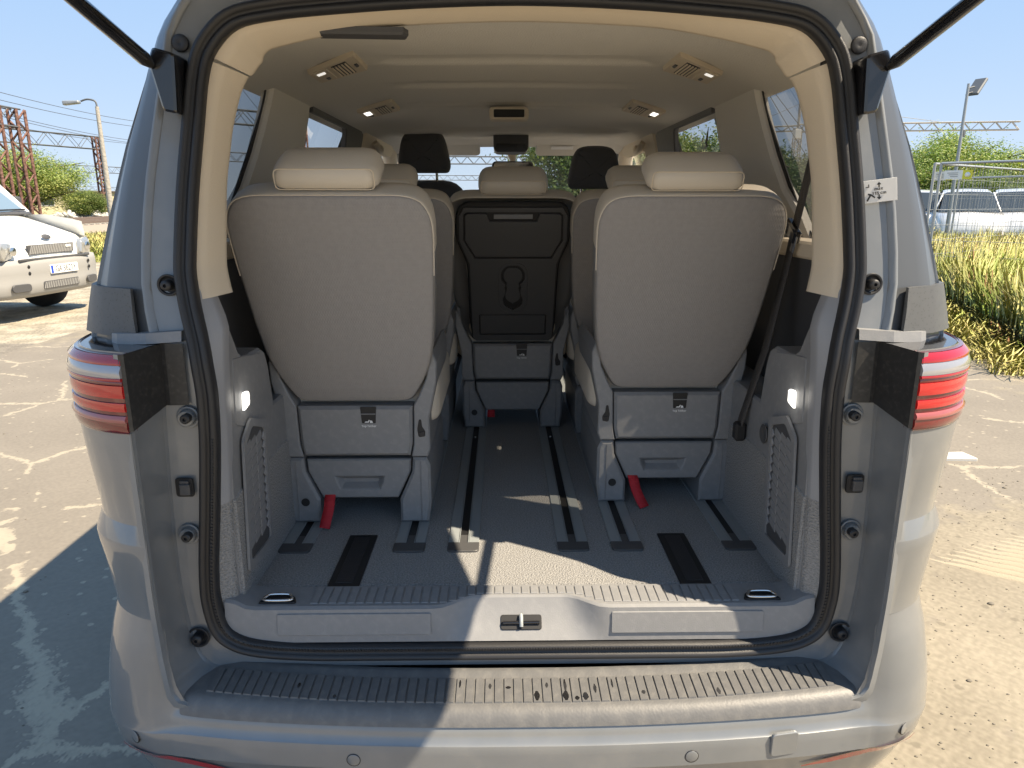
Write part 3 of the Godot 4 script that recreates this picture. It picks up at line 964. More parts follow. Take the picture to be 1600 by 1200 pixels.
func van_roof_front() -> void:
	var st := new_st()
	var rows := []
	for z in [-0.13, -0.16, -0.3, -0.8, -1.6, -2.4, -2.95, -3.1]:
		var row := PackedVector3Array()
		var drop := 0.0
		if z < -2.9: drop = 0.02
		if z > -0.14: drop = 0.012
		var prof := [P(0.62, 1.862), P(0.56, 1.88), P(0.5, 1.89), P(0.3, 1.91), P(0.0, 1.918)]
		for q in prof: row.append(V(-q.x, q.y - drop, z))
		for i in range(3, -1, -1): row.append(V(prof[i].x, prof[i].y - drop, z))
		rows.append(row)
	grid(st, rows)
	part(van, "roof", st, "paint")
	# windscreen, bonnet, dashboard
	st = new_st()
	rows = []
	for k in 7:
		var t := k / 6.0
		var row := PackedVector3Array()
		for x in [-1.0, -0.6, 0.0, 0.6, 1.0]:
			row.append(V(x * lerpf(0.62, 0.84, t), lerpf(1.868, 1.06, t) + 0.02 * (1.0 - x * x), lerpf(-3.1, -4.05, t) - 0.12 * (1.0 - x * x)))
		rows.append(row)
	grid(st, rows)
	part(van, "windscreen", st, "clear_glass")
	st = new_st()
	rows = []
	for q in [[1.06, -4.05, 0.86], [1.0, -4.35, 0.82], [0.9, -4.62, 0.72], [0.7, -4.8, 0.55], [0.2, -4.84, 0.5]]:
		var row := PackedVector3Array()
		for x in [-1.0, -0.6, 0.0, 0.6, 1.0]: row.append(V(x * q[2], q[0] + 0.02 * (1.0 - x * x), q[1] - 0.1 * (1.0 - x * x)))
		rows.append(row)
	grid(st, rows)
	part(van, "bonnet", st, "paint")
	for s in [-1.0, 1.0]:
		st = new_st()
		tube(st, [V(s * 0.645, 1.86, -3.08), V(s * 0.75, 1.5, -3.5), V(s * 0.86, 1.08, -4.02)], 0.05, 10)
		part(van, "windscreen_pillar", st, "paint")
		# front wing between the door and the bonnet
		st = new_st()
		grid(st, [PackedVector3Array([V(s * 0.93, 1.19, -3.25), V(s * 0.92, 1.15, -3.7), V(s * 0.86, 1.06, -4.05), V(s * 0.82, 1.0, -4.35), V(s * 0.72, 0.9, -4.62)]), PackedVector3Array([V(s * 0.94, 1.1, -3.25), V(s * 0.93, 1.1, -3.7), V(s * 0.9, 1.0, -4.05), V(s * 0.87, 0.9, -4.35), V(s * 0.75, 0.8, -4.62)])])
		part(van, "front_wing", st, "paint")
		st = new_st()
		pad(st, rounded(rect(-0.09, -0.11, 0.09, 0.11), 0.05), arc_rings(0.02, 0.09, 0.03), Transform3D(Basis(), V(s * 1.06, 1.2, -3.3)))
		part(van, "door_mirror", st, "paint")
	st = new_st(false)
	box(st, V(0, 0.22, -2.4), V(1.8, 0.06, 4.6), 0.01)
	part(van, "underbody", st, "black")
func van_tailgate() -> void:
	# raised tailgate, hinged at the rear edge of the roof; out of the picture but it shades the load bay
	var hinge := V(0, 1.9, -0.12)
	var out := V(0, 0.07, 0.997).normalized()
	var outline := rounded(PackedVector2Array([P(-0.69, 0.0), P(0.69, 0.0), P(0.76, 0.25), P(0.86, 0.55), P(0.87, 1.1), P(0.8, 1.25), P(-0.8, 1.25), P(-0.87, 1.1), P(-0.86, 0.55), P(-0.76, 0.25)]), 0.06)
	var xf := Transform3D(Basis(), hinge)
	xf.basis = Basis(V(1, 0, 0), out, V(1, 0, 0).cross(out))
	var win := rounded(PackedVector2Array([P(-0.6, 0.12), P(0.6, 0.12), P(0.66, 0.55), P(-0.66, 0.55)]), 0.06)
	var st := new_st(false)
	prism(st, outline, 0.07, 0.012, xf)
	var gate := part(van, "tailgate", st, "paint")
	st = new_st(false)
	prism(st, win, 0.004, 0.001, xf * Transform3D(Basis(), V(0, 0, 0.005)))
	part(gate, "rear_window", st, "black_gloss")
	st = new_st(false)
	prism(st, inset(ccw(outline), 0.05), 0.02, 0.005, xf * Transform3D(Basis(Vector3.UP, PI), V(0, 0, -0.07)))
	part(gate, "inner_lining", st, "grey_plastic")

func van_floor() -> void:
	var st := new_st(false)
	box(st, V(0, 0.585, -1.72), V(1.34, 0.03, 3.2), 0.004)
	part(van, "carpet_floor", st, "carpet")
	# seat rails set in the carpet
	for x in [-0.565, -0.278, -0.14, 0.14, 0.278, 0.565]:
		var r := new_st(false)
		for s in [-1.0, 1.0]:
			box(r, V(x + s * 0.026, 0.6015, -1.56), V(0.026, 0.006, 2.48), 0.001)
			box(r, V(x + s * 0.0115, 0.6022, -1.56), V(0.0022, 0.0085, 2.48), 0.0006)
		var rail := part(van, "seat_rail", r, "aluminium", "brushed grey seat rail")
		r = new_st(false)
		box(r, V(x, 0.6005, -1.58), V(0.021, 0.0022, 2.42), 0.0)
		part(rail, "rail_slot", r, "black")
		r = new_st(false)
		box(r, V(x, 0.6012, -0.345), V(0.021, 0.004, 0.045), 0.0008)
		part(rail, "slot_plug", r, "dark_plastic")
		r = new_st(false)
		prism(r, rounded(rect(-0.04, -0.048, 0.04, 0.0), [0.014, 0.014, 0.002, 0.002]), 0.005, 0.0015, Transform3D(Basis(Vector3.RIGHT, -PI * 0.5), V(x, 0.6052, -0.323)))
		part(rail, "rail_end_cap", r, "dark_plastic")
		if absf(x) < 0.2:
			r = new_st()
			lathe(r, [[0.0, 0.004], [0.003, 0.003], [0.004, 0.0]], 10, Transform3D(Basis(), V(x, 0.6016, -1.18)))
			part(rail, "rail_screw", r, "chrome")
	# black striker plates
	for s in [-1.0, 1.0]:
		st = new_st(false)
		box(st, V(s * 0.405, 0.6015, -0.238), V(0.072, 0.005, 0.262), 0.001)
		var pl := part(van, "floor_plate", st, "dark_plastic")
		pl.material_override = mats["black"]
		st = new_st(false)
		box(st, V(s * 0.405, 0.6045, -0.24), V(0.04, 0.0015, 0.23), 0.0006)
		part(pl, "plate_rib", st, "rubber")

func van_sill() -> void:
	var st := new_st()
	var rows := []
	var n := 60
	for i in range(n + 1):
		var x := lerpf(-0.635, 0.635, float(i) / n)
		var k := 1.0 - smooth01((absf(x) - 0.1) / 0.085)
		var up := 0.02 * smooth01((absf(x) - 0.58) / 0.05)
		rows.append([V(x, 0.598 + up, -0.112), V(x, 0.607 + up, -0.105), V(x, 0.608 + up, -0.022 - 0.04 * k), V(x, 0.604 + up, -0.014 - 0.044 * k), V(x, 0.572 + up, -0.0095 - 0.032 * k), V(x, 0.55 + up, -0.0075 - 0.015 * k), V(x, 0.53 + up * 0.5, -0.006)])
	var g := []
	for r in range(7):
		var row := PackedVector3Array()
		for q in rows: row.append(q[r])
		g.append(row)
	grid(st, g, false, [1, 2, 3, 4, 4, 4])
	var sill := part(van, "load_sill", st, "grey_plastic", "grey plastic load sill with fine ribs")
	# raised ribs across the top
	for i in 47:
		var x := -0.46 + 0.02 * i
		var k := 1.0 - smooth01((absf(x) - 0.1) / 0.085)
		var z0 := -0.097
		var z1 := -0.031 - 0.036 * k
		var r := new_st(false)
		box(r, V(x + 0.01, 0.6085, (z0 + z1) * 0.5), V(0.0165, 0.0028, z1 - z0), 0.0012)
		part(sill, "sill_rib", r, "grey_plastic")
	# covers on the rear face
	for s in [-1.0, 1.0]:
		var r := new_st(false)
		var bs := Basis(Vector3.RIGHT, -0.12)
		prism(r, rounded(rect(-0.165, -0.024, 0.165, 0.024), 0.004), 0.004, 0.001, Transform3D(bs, V(s * 0.36, 0.572, -0.0065)))
		part(sill, "sill_cover", r, "grey_plastic")
		# lashing eye
		r = new_st(false)
		prism(r, rounded(PackedVector2Array([P(-0.043, -0.014), P(0.043, -0.014), P(0.03, 0.017), P(-0.03, 0.017)]), 0.01), 0.006, 0.0015, Transform3D(Basis(Vector3.RIGHT, -PI * 0.5), V(s * 0.53, 0.6115, -0.045)))
		var eye := part(van, "lashing_eye", r, "black")
		r = new_st()
		tube(r, curve_pts([V(s * 0.53 - 0.028, 0.615, -0.036), V(s * 0.53 - 0.026, 0.616, -0.05), V(s * 0.53 - 0.018, 0.617, -0.056), V(s * 0.53 + 0.018, 0.617, -0.056), V(s * 0.53 + 0.026, 0.616, -0.05), V(s * 0.53 + 0.028, 0.615, -0.036)], 4, true), 0.0032, 8, true)
		part(eye, "eye_ring", r, "chrome")
	# latch opening with its striker
	var h := new_st(false)
	prism(h, rounded(rect(-0.045, -0.016, 0.045, 0.016), 0.006), 0.004, 0.001, Transform3D(Basis(Vector3.RIGHT, -0.75), V(0.0, 0.561, -0.0285)))
	var latch := part(sill, "latch_opening", h, "black")
	h = new_st()
	tube(h, [V(-0.04, 0.562, -0.025), V(0.04, 0.562, -0.025)], 0.004, 8)
	part(latch, "latch_bar", h, "black_gloss")
	h = new_st()
	tube(h, [V(0.0, 0.575, -0.036), V(0.0, 0.57, -0.026), V(0.0, 0.556, -0.018)], 0.0045, 8)
	part(latch, "latch_pin", h, "aluminium")
# ---------- inside the van ----------
func look_dir(px: float, py: float) -> Vector3:
	var p := deg_to_rad(PITCH)
	var w := deg_to_rad(YAW)
	var f := V(sin(w) * cos(p), -sin(p), -cos(w) * cos(p))
	var r := V(cos(w), 0, sin(w))
	return f + r * (px - 800.0) / 1109.0 - r.cross(f) * (py - 600.0) / 1109.0
func seen_x(px: float, py: float, x: float) -> Vector3:
	var d := look_dir(px, py)
	return EYE + d * (x - EYE.x) / d.x
func seen_far(px: float, py: float, dist: float) -> Vector3:
	var d := look_dir(px, py)
	return EYE + d * dist / Vector2(d.x, d.z).length()
func wall_xf(s: float, x: float) -> Transform3D:
	if s < 0: return Transform3D(Basis(V(0, 0, -1), V(0, 1, 0), V(1, 0, 0)), V(-x, 0, 0))
	return Transform3D(Basis(V(0, 0, 1), V(0, 1, 0), V(-1, 0, 0)), V(x, 0, 0))
func wall_lean(s: float, off := 0.0) -> Transform3D:
	# the window band leans inwards: x = 0.79 at y 1.35, 0.667 at y 1.79
	var t := wall_xf(s, 0.79 + 0.28 * 1.35 - off)
	t.basis.y = V(0.28 * -s, 1, 0)
	t.basis.z = t.basis.x.cross(t.basis.y).normalized()
	return t
func wall_poly(s: float, a: Array) -> PackedVector2Array:
	var o := PackedVector2Array()
	for q in a: o.append(P(q[0] if s < 0 else -q[0], q[1]))
	return ccw(o)
func frame_ring(st: SurfaceTool, outer: PackedVector2Array, inner: PackedVector2Array, h: float, xf: Transform3D, deep := 0.0) -> void:
	outer = ccw(outer)
	inner = ccw(inner)
	grid(st, [ring(outer, -0.002, xf), ring(outer, h, xf), ring(inner, h, xf), ring(inner, -deep, xf)], true, [-1, -1, -1])
	st.set_smooth_group(0)
func ribbon(st: SurfaceTool, pts: Array, across: Vector3, w: float, t := 0.002) -> void:
	var rows := []
	for i in pts.size():
		var d: Vector3 = (pts[mini(i + 1, pts.size() - 1)] - pts[maxi(i - 1, 0)]).normalized()
		var n := d.cross(across).normalized()
		var a := n.cross(d).normalized()
		rows.append(PackedVector3Array([pts[i] - a * w * 0.5 - n * t * 0.5, pts[i] + a * w * 0.5 - n * t * 0.5, pts[i] + a * w * 0.5 + n * t * 0.5, pts[i] - a * w * 0.5 + n * t * 0.5]))
	grid(st, rows, true)

func van_inner_side(s: float) -> void:
	var l := loop_of(SEAL)
	var nn := normals_of(l)
	# rear facing edge panel between seal and wall
	var corner := [[0.5, 0.618], [0.6, 0.616], [0.84, 0.61], [1.01, 0.6], [1.16, 0.592], [1.215, 0.59], [1.25, 0.604], [1.295, 0.621], [1.33, 0.631], [1.375, 0.642]]
	for which in 2:
		var st := new_st()
		var rows := [[], [], [], []]
		var y0: float = 0.535 if which == 0 else 0.845
		var y1: float = 0.845 if which == 0 else 1.375
		var n := 22
		for k in range(n + 1):
			var y := lerpf(y0, y1, float(k) / n)
			var xs := table(seal_x(), y) - 0.012
			var xc := minf(table(corner, y), xs - 0.0005)
			var z := lean(y)
			rows[0].append(V(xs, y, z - 0.012))
			rows[1].append(V(lerpf(xs, xc, 0.85), y, z - 0.034))
			rows[2].append(V(xc, y, z - 0.042))
			rows[3].append(V(xc + 0.004, y, z - 0.075))
		var g := []
		for r in rows: g.append(side_flip(s, r))
		grid(st, g)
		part(van, "edge_panel" if which == 1 else "edge_carpet", st, "light_plastic" if which == 1 else "carpet")
	# lower wall
	var st2 := new_st(false)
	prism(st2, wall_poly(s, [[0.05, 0.56], [0.05, 0.84], [0.06, 1.0], [0.085, 1.2], [0.1, 1.228], [0.13, 1.19], [0.16, 1.14], [0.195, 1.122], [0.295, 1.122], [0.325, 1.108], [0.342, 1.07], [0.36, 0.97], [1.2, 0.97], [1.2, 0.56]]), 0.1, 0.006, wall_xf(s, 0.608))
	var wall := part(van, "side_lining", st2, "grey_plastic")
	st2 = new_st(false)
	prism(st2, wall_poly(s, [[0.052, 0.57], [0.052, 0.842], [0.09, 0.85], [1.2, 0.85], [1.2, 0.57]]), 0.03, 0.004, wall_xf(s, 0.6045))
	part(van, "side_carpet", st2, "carpet")
	# raised flank of the lining by the arm rest
	st2 = new_st(false)
	prism(st2, rounded(wall_poly(s, [[0.115, 1.135], [0.175, 1.128], [0.29, 1.112], [0.318, 1.085], [0.325, 0.99], [0.2, 0.955], [0.1, 0.99]]), 0.012), 0.006, 0.003, wall_xf(s, 0.606))
	part(wall, "lining_flank", st2, "grey_plastic")
	# net pocket
	var xf := wall_xf(s, 0.6005)
	var po := [[0.075, 0.66], [0.11, 0.955], [0.165, 0.99], [0.262, 0.955], [0.238, 0.648]]
	var pin := [[0.092, 0.68], [0.123, 0.942], [0.168, 0.97], [0.246, 0.942], [0.224, 0.672]]
	st2 = new_st(false)
	frame_ring(st2, rounded(wall_poly(s, po), 0.012), rounded(wall_poly(s, pin), 0.012), 0.004, xf)
	var pocket := part(van, "net_pocket", st2, "grey_plastic", "recessed side pocket covered by a zigzag net")
	st2 = new_st(false)
	prism(st2, wall_poly(s, pin), 0.002, 0.0, xf)
	part(pocket, "pocket_back", st2, "dark_plastic")
	for k in 11:
		var y := 0.70 + 0.0215 * k
		var a := lerpf(0.092, 0.121, (y - 0.68) / 0.26)
		var b := lerpf(0.224, 0.244, (y - 0.68) / 0.26)
		for c in 3:
			var u0 := lerpf(a + 0.004, b - 0.016, c / 3.0)
			var u1 := lerpf(a + 0.004, b - 0.016, (c + 0.92) / 3.0)
			st2 = new_st(false)
			prism(st2, wall_poly(s, [[u0, y], [u1, y + 0.008], [u1 + 0.006, y + 0.018], [u1, y + 0.028], [u0, y + 0.02]]), 0.003, 0.0012, wall_xf(s, 0.5988 + 0.0006 * (c % 2)))
			part(pocket, "net_cell", st2, "grey_plastic")
		st2 = new_st(false)
		prism(st2, wall_poly(s, [[b - 0.001, y - 0.004], [b - 0.014, y + 0.008], [b - 0.001, y + 0.018]]), 0.003, 0.0006, wall_xf(s, 0.5978))
		part(pocket, "net_edge", st2, "light_plastic")
	# lit courtesy lamp
	st2 = new_st(false)
	prism(st2, rounded(wall_poly(s, [[0.128, 1.015], [0.134, 1.055], [0.164, 1.052], [0.162, 1.022]]), 0.006), 0.006, 0.002, wall_xf(s, 0.5945))
	part(van, "courtesy_lamp", st2, "led")
	var o := OmniLight3D.new()
	o.name = "courtesy_lamp_glow"
	o.light_energy = 0.0005
	o.light_size = 0.015
	o.omni_range = 3.0
	o.omni_attenuation = 2.0
	o.shadow_enabled = true
	o.light_color = Color(1.0, 0.97, 0.92)
	o.position = V(s * 0.58, 1.036, -0.148)
	van.add_child(o, true)
	if s > 0:
		st2 = new_st()
		lathe(st2, [[0.022, 0.0], [0.024, 0.003], [0.02, 0.005], [0.016, 0.001], [0.0, 0.001]], 24, Transform3D(Basis(Vector3.BACK, PI * 0.5), V(0.6, 0.905, -0.29)))
		part(van, "power_socket", st2, "dark_plastic")
	# ledge and recess under the window
	st2 = new_st(false)
	prism(st2, wall_poly(s, [[0.09, 0.94], [0.09, 1.35], [1.4, 1.35], [1.4, 0.94]]), 0.06, 0.003, wall_xf(s, 0.715))
	part(van, "window_lining", st2, "dark_plastic")
	st2 = new_st(false)
	prism(st2, wall_poly(s, [[0.2, 1.318], [0.2, 1.36], [0.62, 1.36], [0.6, 1.318]]), 0.08, 0.006, wall_xf(s, 0.7))
	part(van, "window_ledge", st2, "beige_trim")
	# pillar trim ahead of the window, door linings
	st2 = new_st(false)
	prism(st2, wall_poly(s, [[0.54, 0.96], [0.54, 1.28], [0.61, 1.36], [0.65, 1.43], [0.71, 1.49], [0.75, 1.58], [0.77, 1.66], [0.78, 1.72], [0.78, 1.78], [1.17, 1.78], [1.19, 1.74], [1.24, 1.5], [1.29, 0.96]]), 0.03, 0.01, wall_lean(s))
	part(van, "pillar_trim", st2, "headliner")
	st2 = new_st(false)
	frame_ring(st2, rounded(wall_poly(s, [[0.2, 1.3], [0.3, 1.79], [0.9, 1.79], [0.9, 1.7], [0.78, 1.4], [0.7, 1.3]]), 0.03), rounded(wall_poly(s, [[0.22, 1.36], [0.32, 1.775], [0.775, 1.77], [0.77, 1.7], [0.66, 1.43], [0.61, 1.36]]), 0.03), 0.003, wall_lean(s, 0.0) * Transform3D(Basis(), V(0, 0, -0.02)))
	part(van, "window_surround", st2, "black")
	st2 = new_st(false)
	prism(st2, wall_poly(s, [[1.345, 0.6], [1.345, 1.4], [3.3, 1.3], [3.3, 0.6]]), 0.06, 0.006, wall_xf(s, 0.79))
	part(van, "door_lining", st2, "light_plastic")
	st2 = new_st(false)
	prism(st2, rounded(wall_poly(s, [[1.19, 1.745], [1.19, 1.785], [1.95, 1.785], [2.1, 1.76], [2.2, 1.4], [1.9, 1.4], [1.8, 1.68], [1.75, 1.745]]), 0.02), 0.02, 0.005, wall_lean(s, 0.005))
	part(van, "door_frame", st2, "dark_plastic")
	st2 = new_st(false)
	prism(st2, wall_poly(s, [[2.16, 1.3], [2.12, 1.78], [2.4, 1.78], [2.42, 1.3]]), 0.03, 0.01, wall_lean(s, 0.01))
	part(van, "door_pillar_trim", st2, "beige_trim")
	st2 = new_st(false)
	prism(st2, wall_poly(s, [[2.4, 1.7], [2.4, 1.78], [3.0, 1.78], [3.05, 1.75], [2.95, 1.7]]), 0.025, 0.01, wall_lean(s, 0.01))
	part(van, "roof_rail_trim", st2, "beige_trim")
	st2 = new_st()
	tube(st2, [V(s * 0.7, 1.78, -3.0), V(s * 0.72, 1.6, -3.3), V(s * 0.78, 1.2, -3.75)], 0.045, 10)
	part(van, "screen_pillar_trim", st2, "beige_trim")
	# beige trim of the tailgate opening, one pillar piece a side
	arch_trim(s)
	# seat belt hanging by the right wall
	if s > 0:
		st2 = new_st()
		var bp := [V(0.672, 1.775, -0.33), seen_x(1284, 190, 0.69), seen_x(1263, 272, 0.69), seen_x(1241, 361, 0.69), seen_x(1228, 420, 0.68), seen_x(1196, 545, 0.63), seen_x(1156, 662, 0.59)]
		ribbon(st2, bp, V(0, 0, 1), 0.04)
		var belt := part(van, "seat_belt", st2, "belt", "dark seat belt running down beside the right rear seat")
		st2 = new_st(false)
		var bc: Vector3 = bp[3]
		box(st2, bc + V(-0.004, 0, 0), V(0.02, 0.035, 0.075), 0.005, Basis(Vector3.RIGHT, 0.5))
		part(belt, "buckle_tongue", st2, "black_gloss")
		st2 = new_st(false)
		box(st2, bc + V(-0.006, -0.03, 0.02), V(0.006, 0.045, 0.02), 0.002, Basis(Vector3.RIGHT, 0.4))
		part(belt, "tongue_plate", st2, "chrome")
		st2 = new_st(false)
		box(st2, bp[6] + V(0, -0.02, 0), V(0.03, 0.05, 0.03), 0.006)
		part(belt, "belt_anchor", st2, "black")
func seal_x() -> Array:
	var a := []
	for i in range(4, 21): a.append([SEAL[i][1], SEAL[i][0]])
	return a
func arch_row(l: Array, nn: Array, i: int) -> PackedVector3Array:
	var y: float = l[i].y
	var x := absf(l[i].x)
	var b := table([[1.2, 0.034], [1.6, 0.034], [1.7, 0.042], [1.76, 0.044], [1.8, 0.03]], y)
	var c := table([[1.2, 0.06], [1.32, 0.05], [1.5, 0.042], [1.6, 0.044], [1.68, 0.055], [1.74, 0.068], [1.78, 0.066], [1.8, 0.05]], y)
	if y > 1.75:
		var t := smooth01((0.56 - x) / 0.3)
		b = lerpf(b, 0.016, t)
		c = lerpf(c, 0.03, t)
	var row := PackedVector3Array()
	for q in [[0.0, -0.018], [b - 0.012, -0.024], [b, -0.036], [c - 0.002, -0.088], [c, -0.096], [c - 0.012, -0.108], [maxf(-0.04, c - 0.06), -0.115]]:
		row.append(on_seal(l, nn, i, -q[0], q[1]))
	return row
func arch_trim(s: float) -> void:
	var l := loop_of(SEAL, 6)
	var nn := normals_of(l)
	var rows := []
	for i in l.size():
		if l[i].x * s > 0.3 and l[i].y > 1.262 and l[i].y < 1.722: rows.append(arch_row(l, nn, i))
	var st := new_st()
	grid(st, rows)
	st.set_smooth_group(-1)
	var low: PackedVector3Array = rows[0] if rows[0][0].y < rows[-1][0].y else rows[-1]
	for k in range(1, low.size() - 1): tri(st, low[0], low[k], low[k + 1])
	part(van, "rear_pillar_trim", st, "beige_trim")
	if s > 0:
		rows = []
		for i in l.size():
			if l[i].y > 1.7195: rows.append(arch_row(l, nn, i))
		st = new_st()
		grid(st, rows)
		var head := part(van, "header_trim", st, "beige_trim")
		# dark cover in the header
		st = new_st(false)
		prism(st, PackedVector2Array([P(-0.086, -0.018), P(0.08, -0.018), P(0.088, 0.0), P(0.082, 0.018), P(-0.094, 0.018)]), 0.014, 0.004, Transform3D(Basis(V(1, 0, -0.06), V(0, -0.12, -1).normalized(), V(0, -1, 0.12).normalized()), V(-0.315, 1.776, -0.215)))
		part(head, "header_cover", st, "dark_plastic")

func ceil_y(x: float) -> float:
	return table([[0.0, 1.815], [0.4, 1.811], [0.5, 1.803], [0.58, 1.79], [0.65, 1.772], [0.7, 1.754], [0.73, 1.74]], absf(x))
func ceil_at(x: float, z: float) -> float:
	var y := ceil_y(x)
	var side := 1.0 - smooth01((absf(x) - 0.33) / 0.07)
	for q in [[-0.66, 0.05], [-1.06, 0.05], [-1.5, 0.04]]:
		y += 0.012 * side * smooth01((q[1] + 0.012 - absf(z - q[0])) / 0.02)
	var st := 0.007 * (smooth01((-z - 1.58) / 0.02))
	y -= st * (1.0 - smooth01((absf(x) - 0.42) / 0.12))
	if z < -2.2: y -= 0.02 * smooth01((-z - 2.25) / 0.05) * (1.0 - smooth01((-z - 2.55) / 0.06)) * (1.0 - smooth01((absf(x) - 0.5) / 0.1))
	if z < -2.9: y -= 0.03 * smooth01((-z - 2.9) / 0.2)
	return y
func van_headliner() -> void:
	var zs := []
	var z := -0.2
	while z > -3.12:
		zs.append(z)
		z -= 0.0125
	var rows := []
	for zz in zs:
		var row := PackedVector3Array()
		for i in range(-26, 27):
			var x := lerpf(0.675, 0.722, smooth01((-zz - 0.2) / 0.3)) * i / 26.0
			row.append(V(x, ceil_at(x, zz), zz))
		rows.append(row)
	var st := new_st()
	grid(st, rows)
	part(van, "headliner", st, "headliner")
	for s in [-1.0, 1.0]:
		roof_vent(s, [P(0.4, -0.53), P(0.4, -0.73), P(0.555, -0.84), P(0.555, -0.69)], false)
		roof_vent(s, [P(0.425, -1.33), P(0.43, -1.58), P(0.585, -1.7), P(0.58, -1.48)], true)
		st = new_st()
		var gx := 0.62
		tube(st, curve_pts([V(s * 0.655, 1.738, -2.3), V(s * 0.645, 1.715, -2.33), V(s * 0.65, 1.705, -2.42), V(s * 0.66, 1.712, -2.52), V(s * 0.67, 1.735, -2.56)], 4), 0.014, 8)
		part(van, "grab_handle", st, "beige_trim")
func roof_vent(s: float, c: Array, bright: bool) -> void:
	# c: the four corners on the ceiling (x, z): inner rear, inner front, outer front, outer rear
	var at := func(u: float, v: float, h: float) -> Vector3:
		var q: Vector2 = c[0].lerp(c[1], v).lerp(c[3].lerp(c[2], v), u)
		return V(s * q.x, lerpf(ceil_y(c[0].x), ceil_y(c[3].x), u) - 0.005 - h, q.y)
	var slab := func(st: SurfaceTool, u0: float, v0: float, u1: float, v1: float, h0: float, h1: float) -> void:
		var b := [at.call(u0, v0, h0), at.call(u1, v0, h0), at.call(u1, v1, h0), at.call(u0, v1, h0)]
		var k := 0.015
		var t := [at.call(u0 + k, v0 + k, h1), at.call(u1 - k, v0 + k, h1), at.call(u1 - k, v1 - k, h1), at.call(u0 + k, v1 - k, h1)]
		quad(st, t[0], t[1], t[2], t[3])
		for i in 4: quad(st, b[i], b[(i + 1) % 4], t[(i + 1) % 4], t[i])
	var st := new_st(false)
	slab.call(st, 0.0, 0.0, 1.0, 1.0, -0.006, 0.006)
	var vent := part(van, "roof_vent", st, "beige_trim", "ceiling vent with a reading lamp beside it")
	st = new_st(false)
	slab.call(st, 0.2, 0.12, 0.52, 0.9, 0.005, 0.0075)
	part(vent, "vent_opening", st, "black")
	for k in 5:
		st = new_st(false)
		var u: float = 0.225 + 0.066 * k
		slab.call(st, u - 0.012, 0.16, u + 0.026, 0.86, 0.007, 0.0105)
		part(vent, "vent_slat", st, "beige_trim")
	st = new_st(false)
	slab.call(st, 0.06, 0.42, 0.13, 0.6, 0.005, 0.009)
	part(vent, "vent_wheel", st, "dark_plastic")
	st = new_st(false)
	slab.call(st, 0.6, 0.1, 0.94, 0.88, 0.005, 0.0085)
	var panel := part(vent, "lamp_panel", st, "beige_trim")
	st = new_st(false)
	slab.call(st, 0.68, 0.2, 0.86, 0.55 if bright else 0.34, 0.008, 0.0105)
	part(vent, "reading_lamp", st, "led" if bright else "led_dim")
	st = new_st(false)
	slab.call(st, 0.7, 0.62, 0.78, 0.78, 0.008, 0.011)
	part(vent, "lamp_button", st, "dark_plastic")

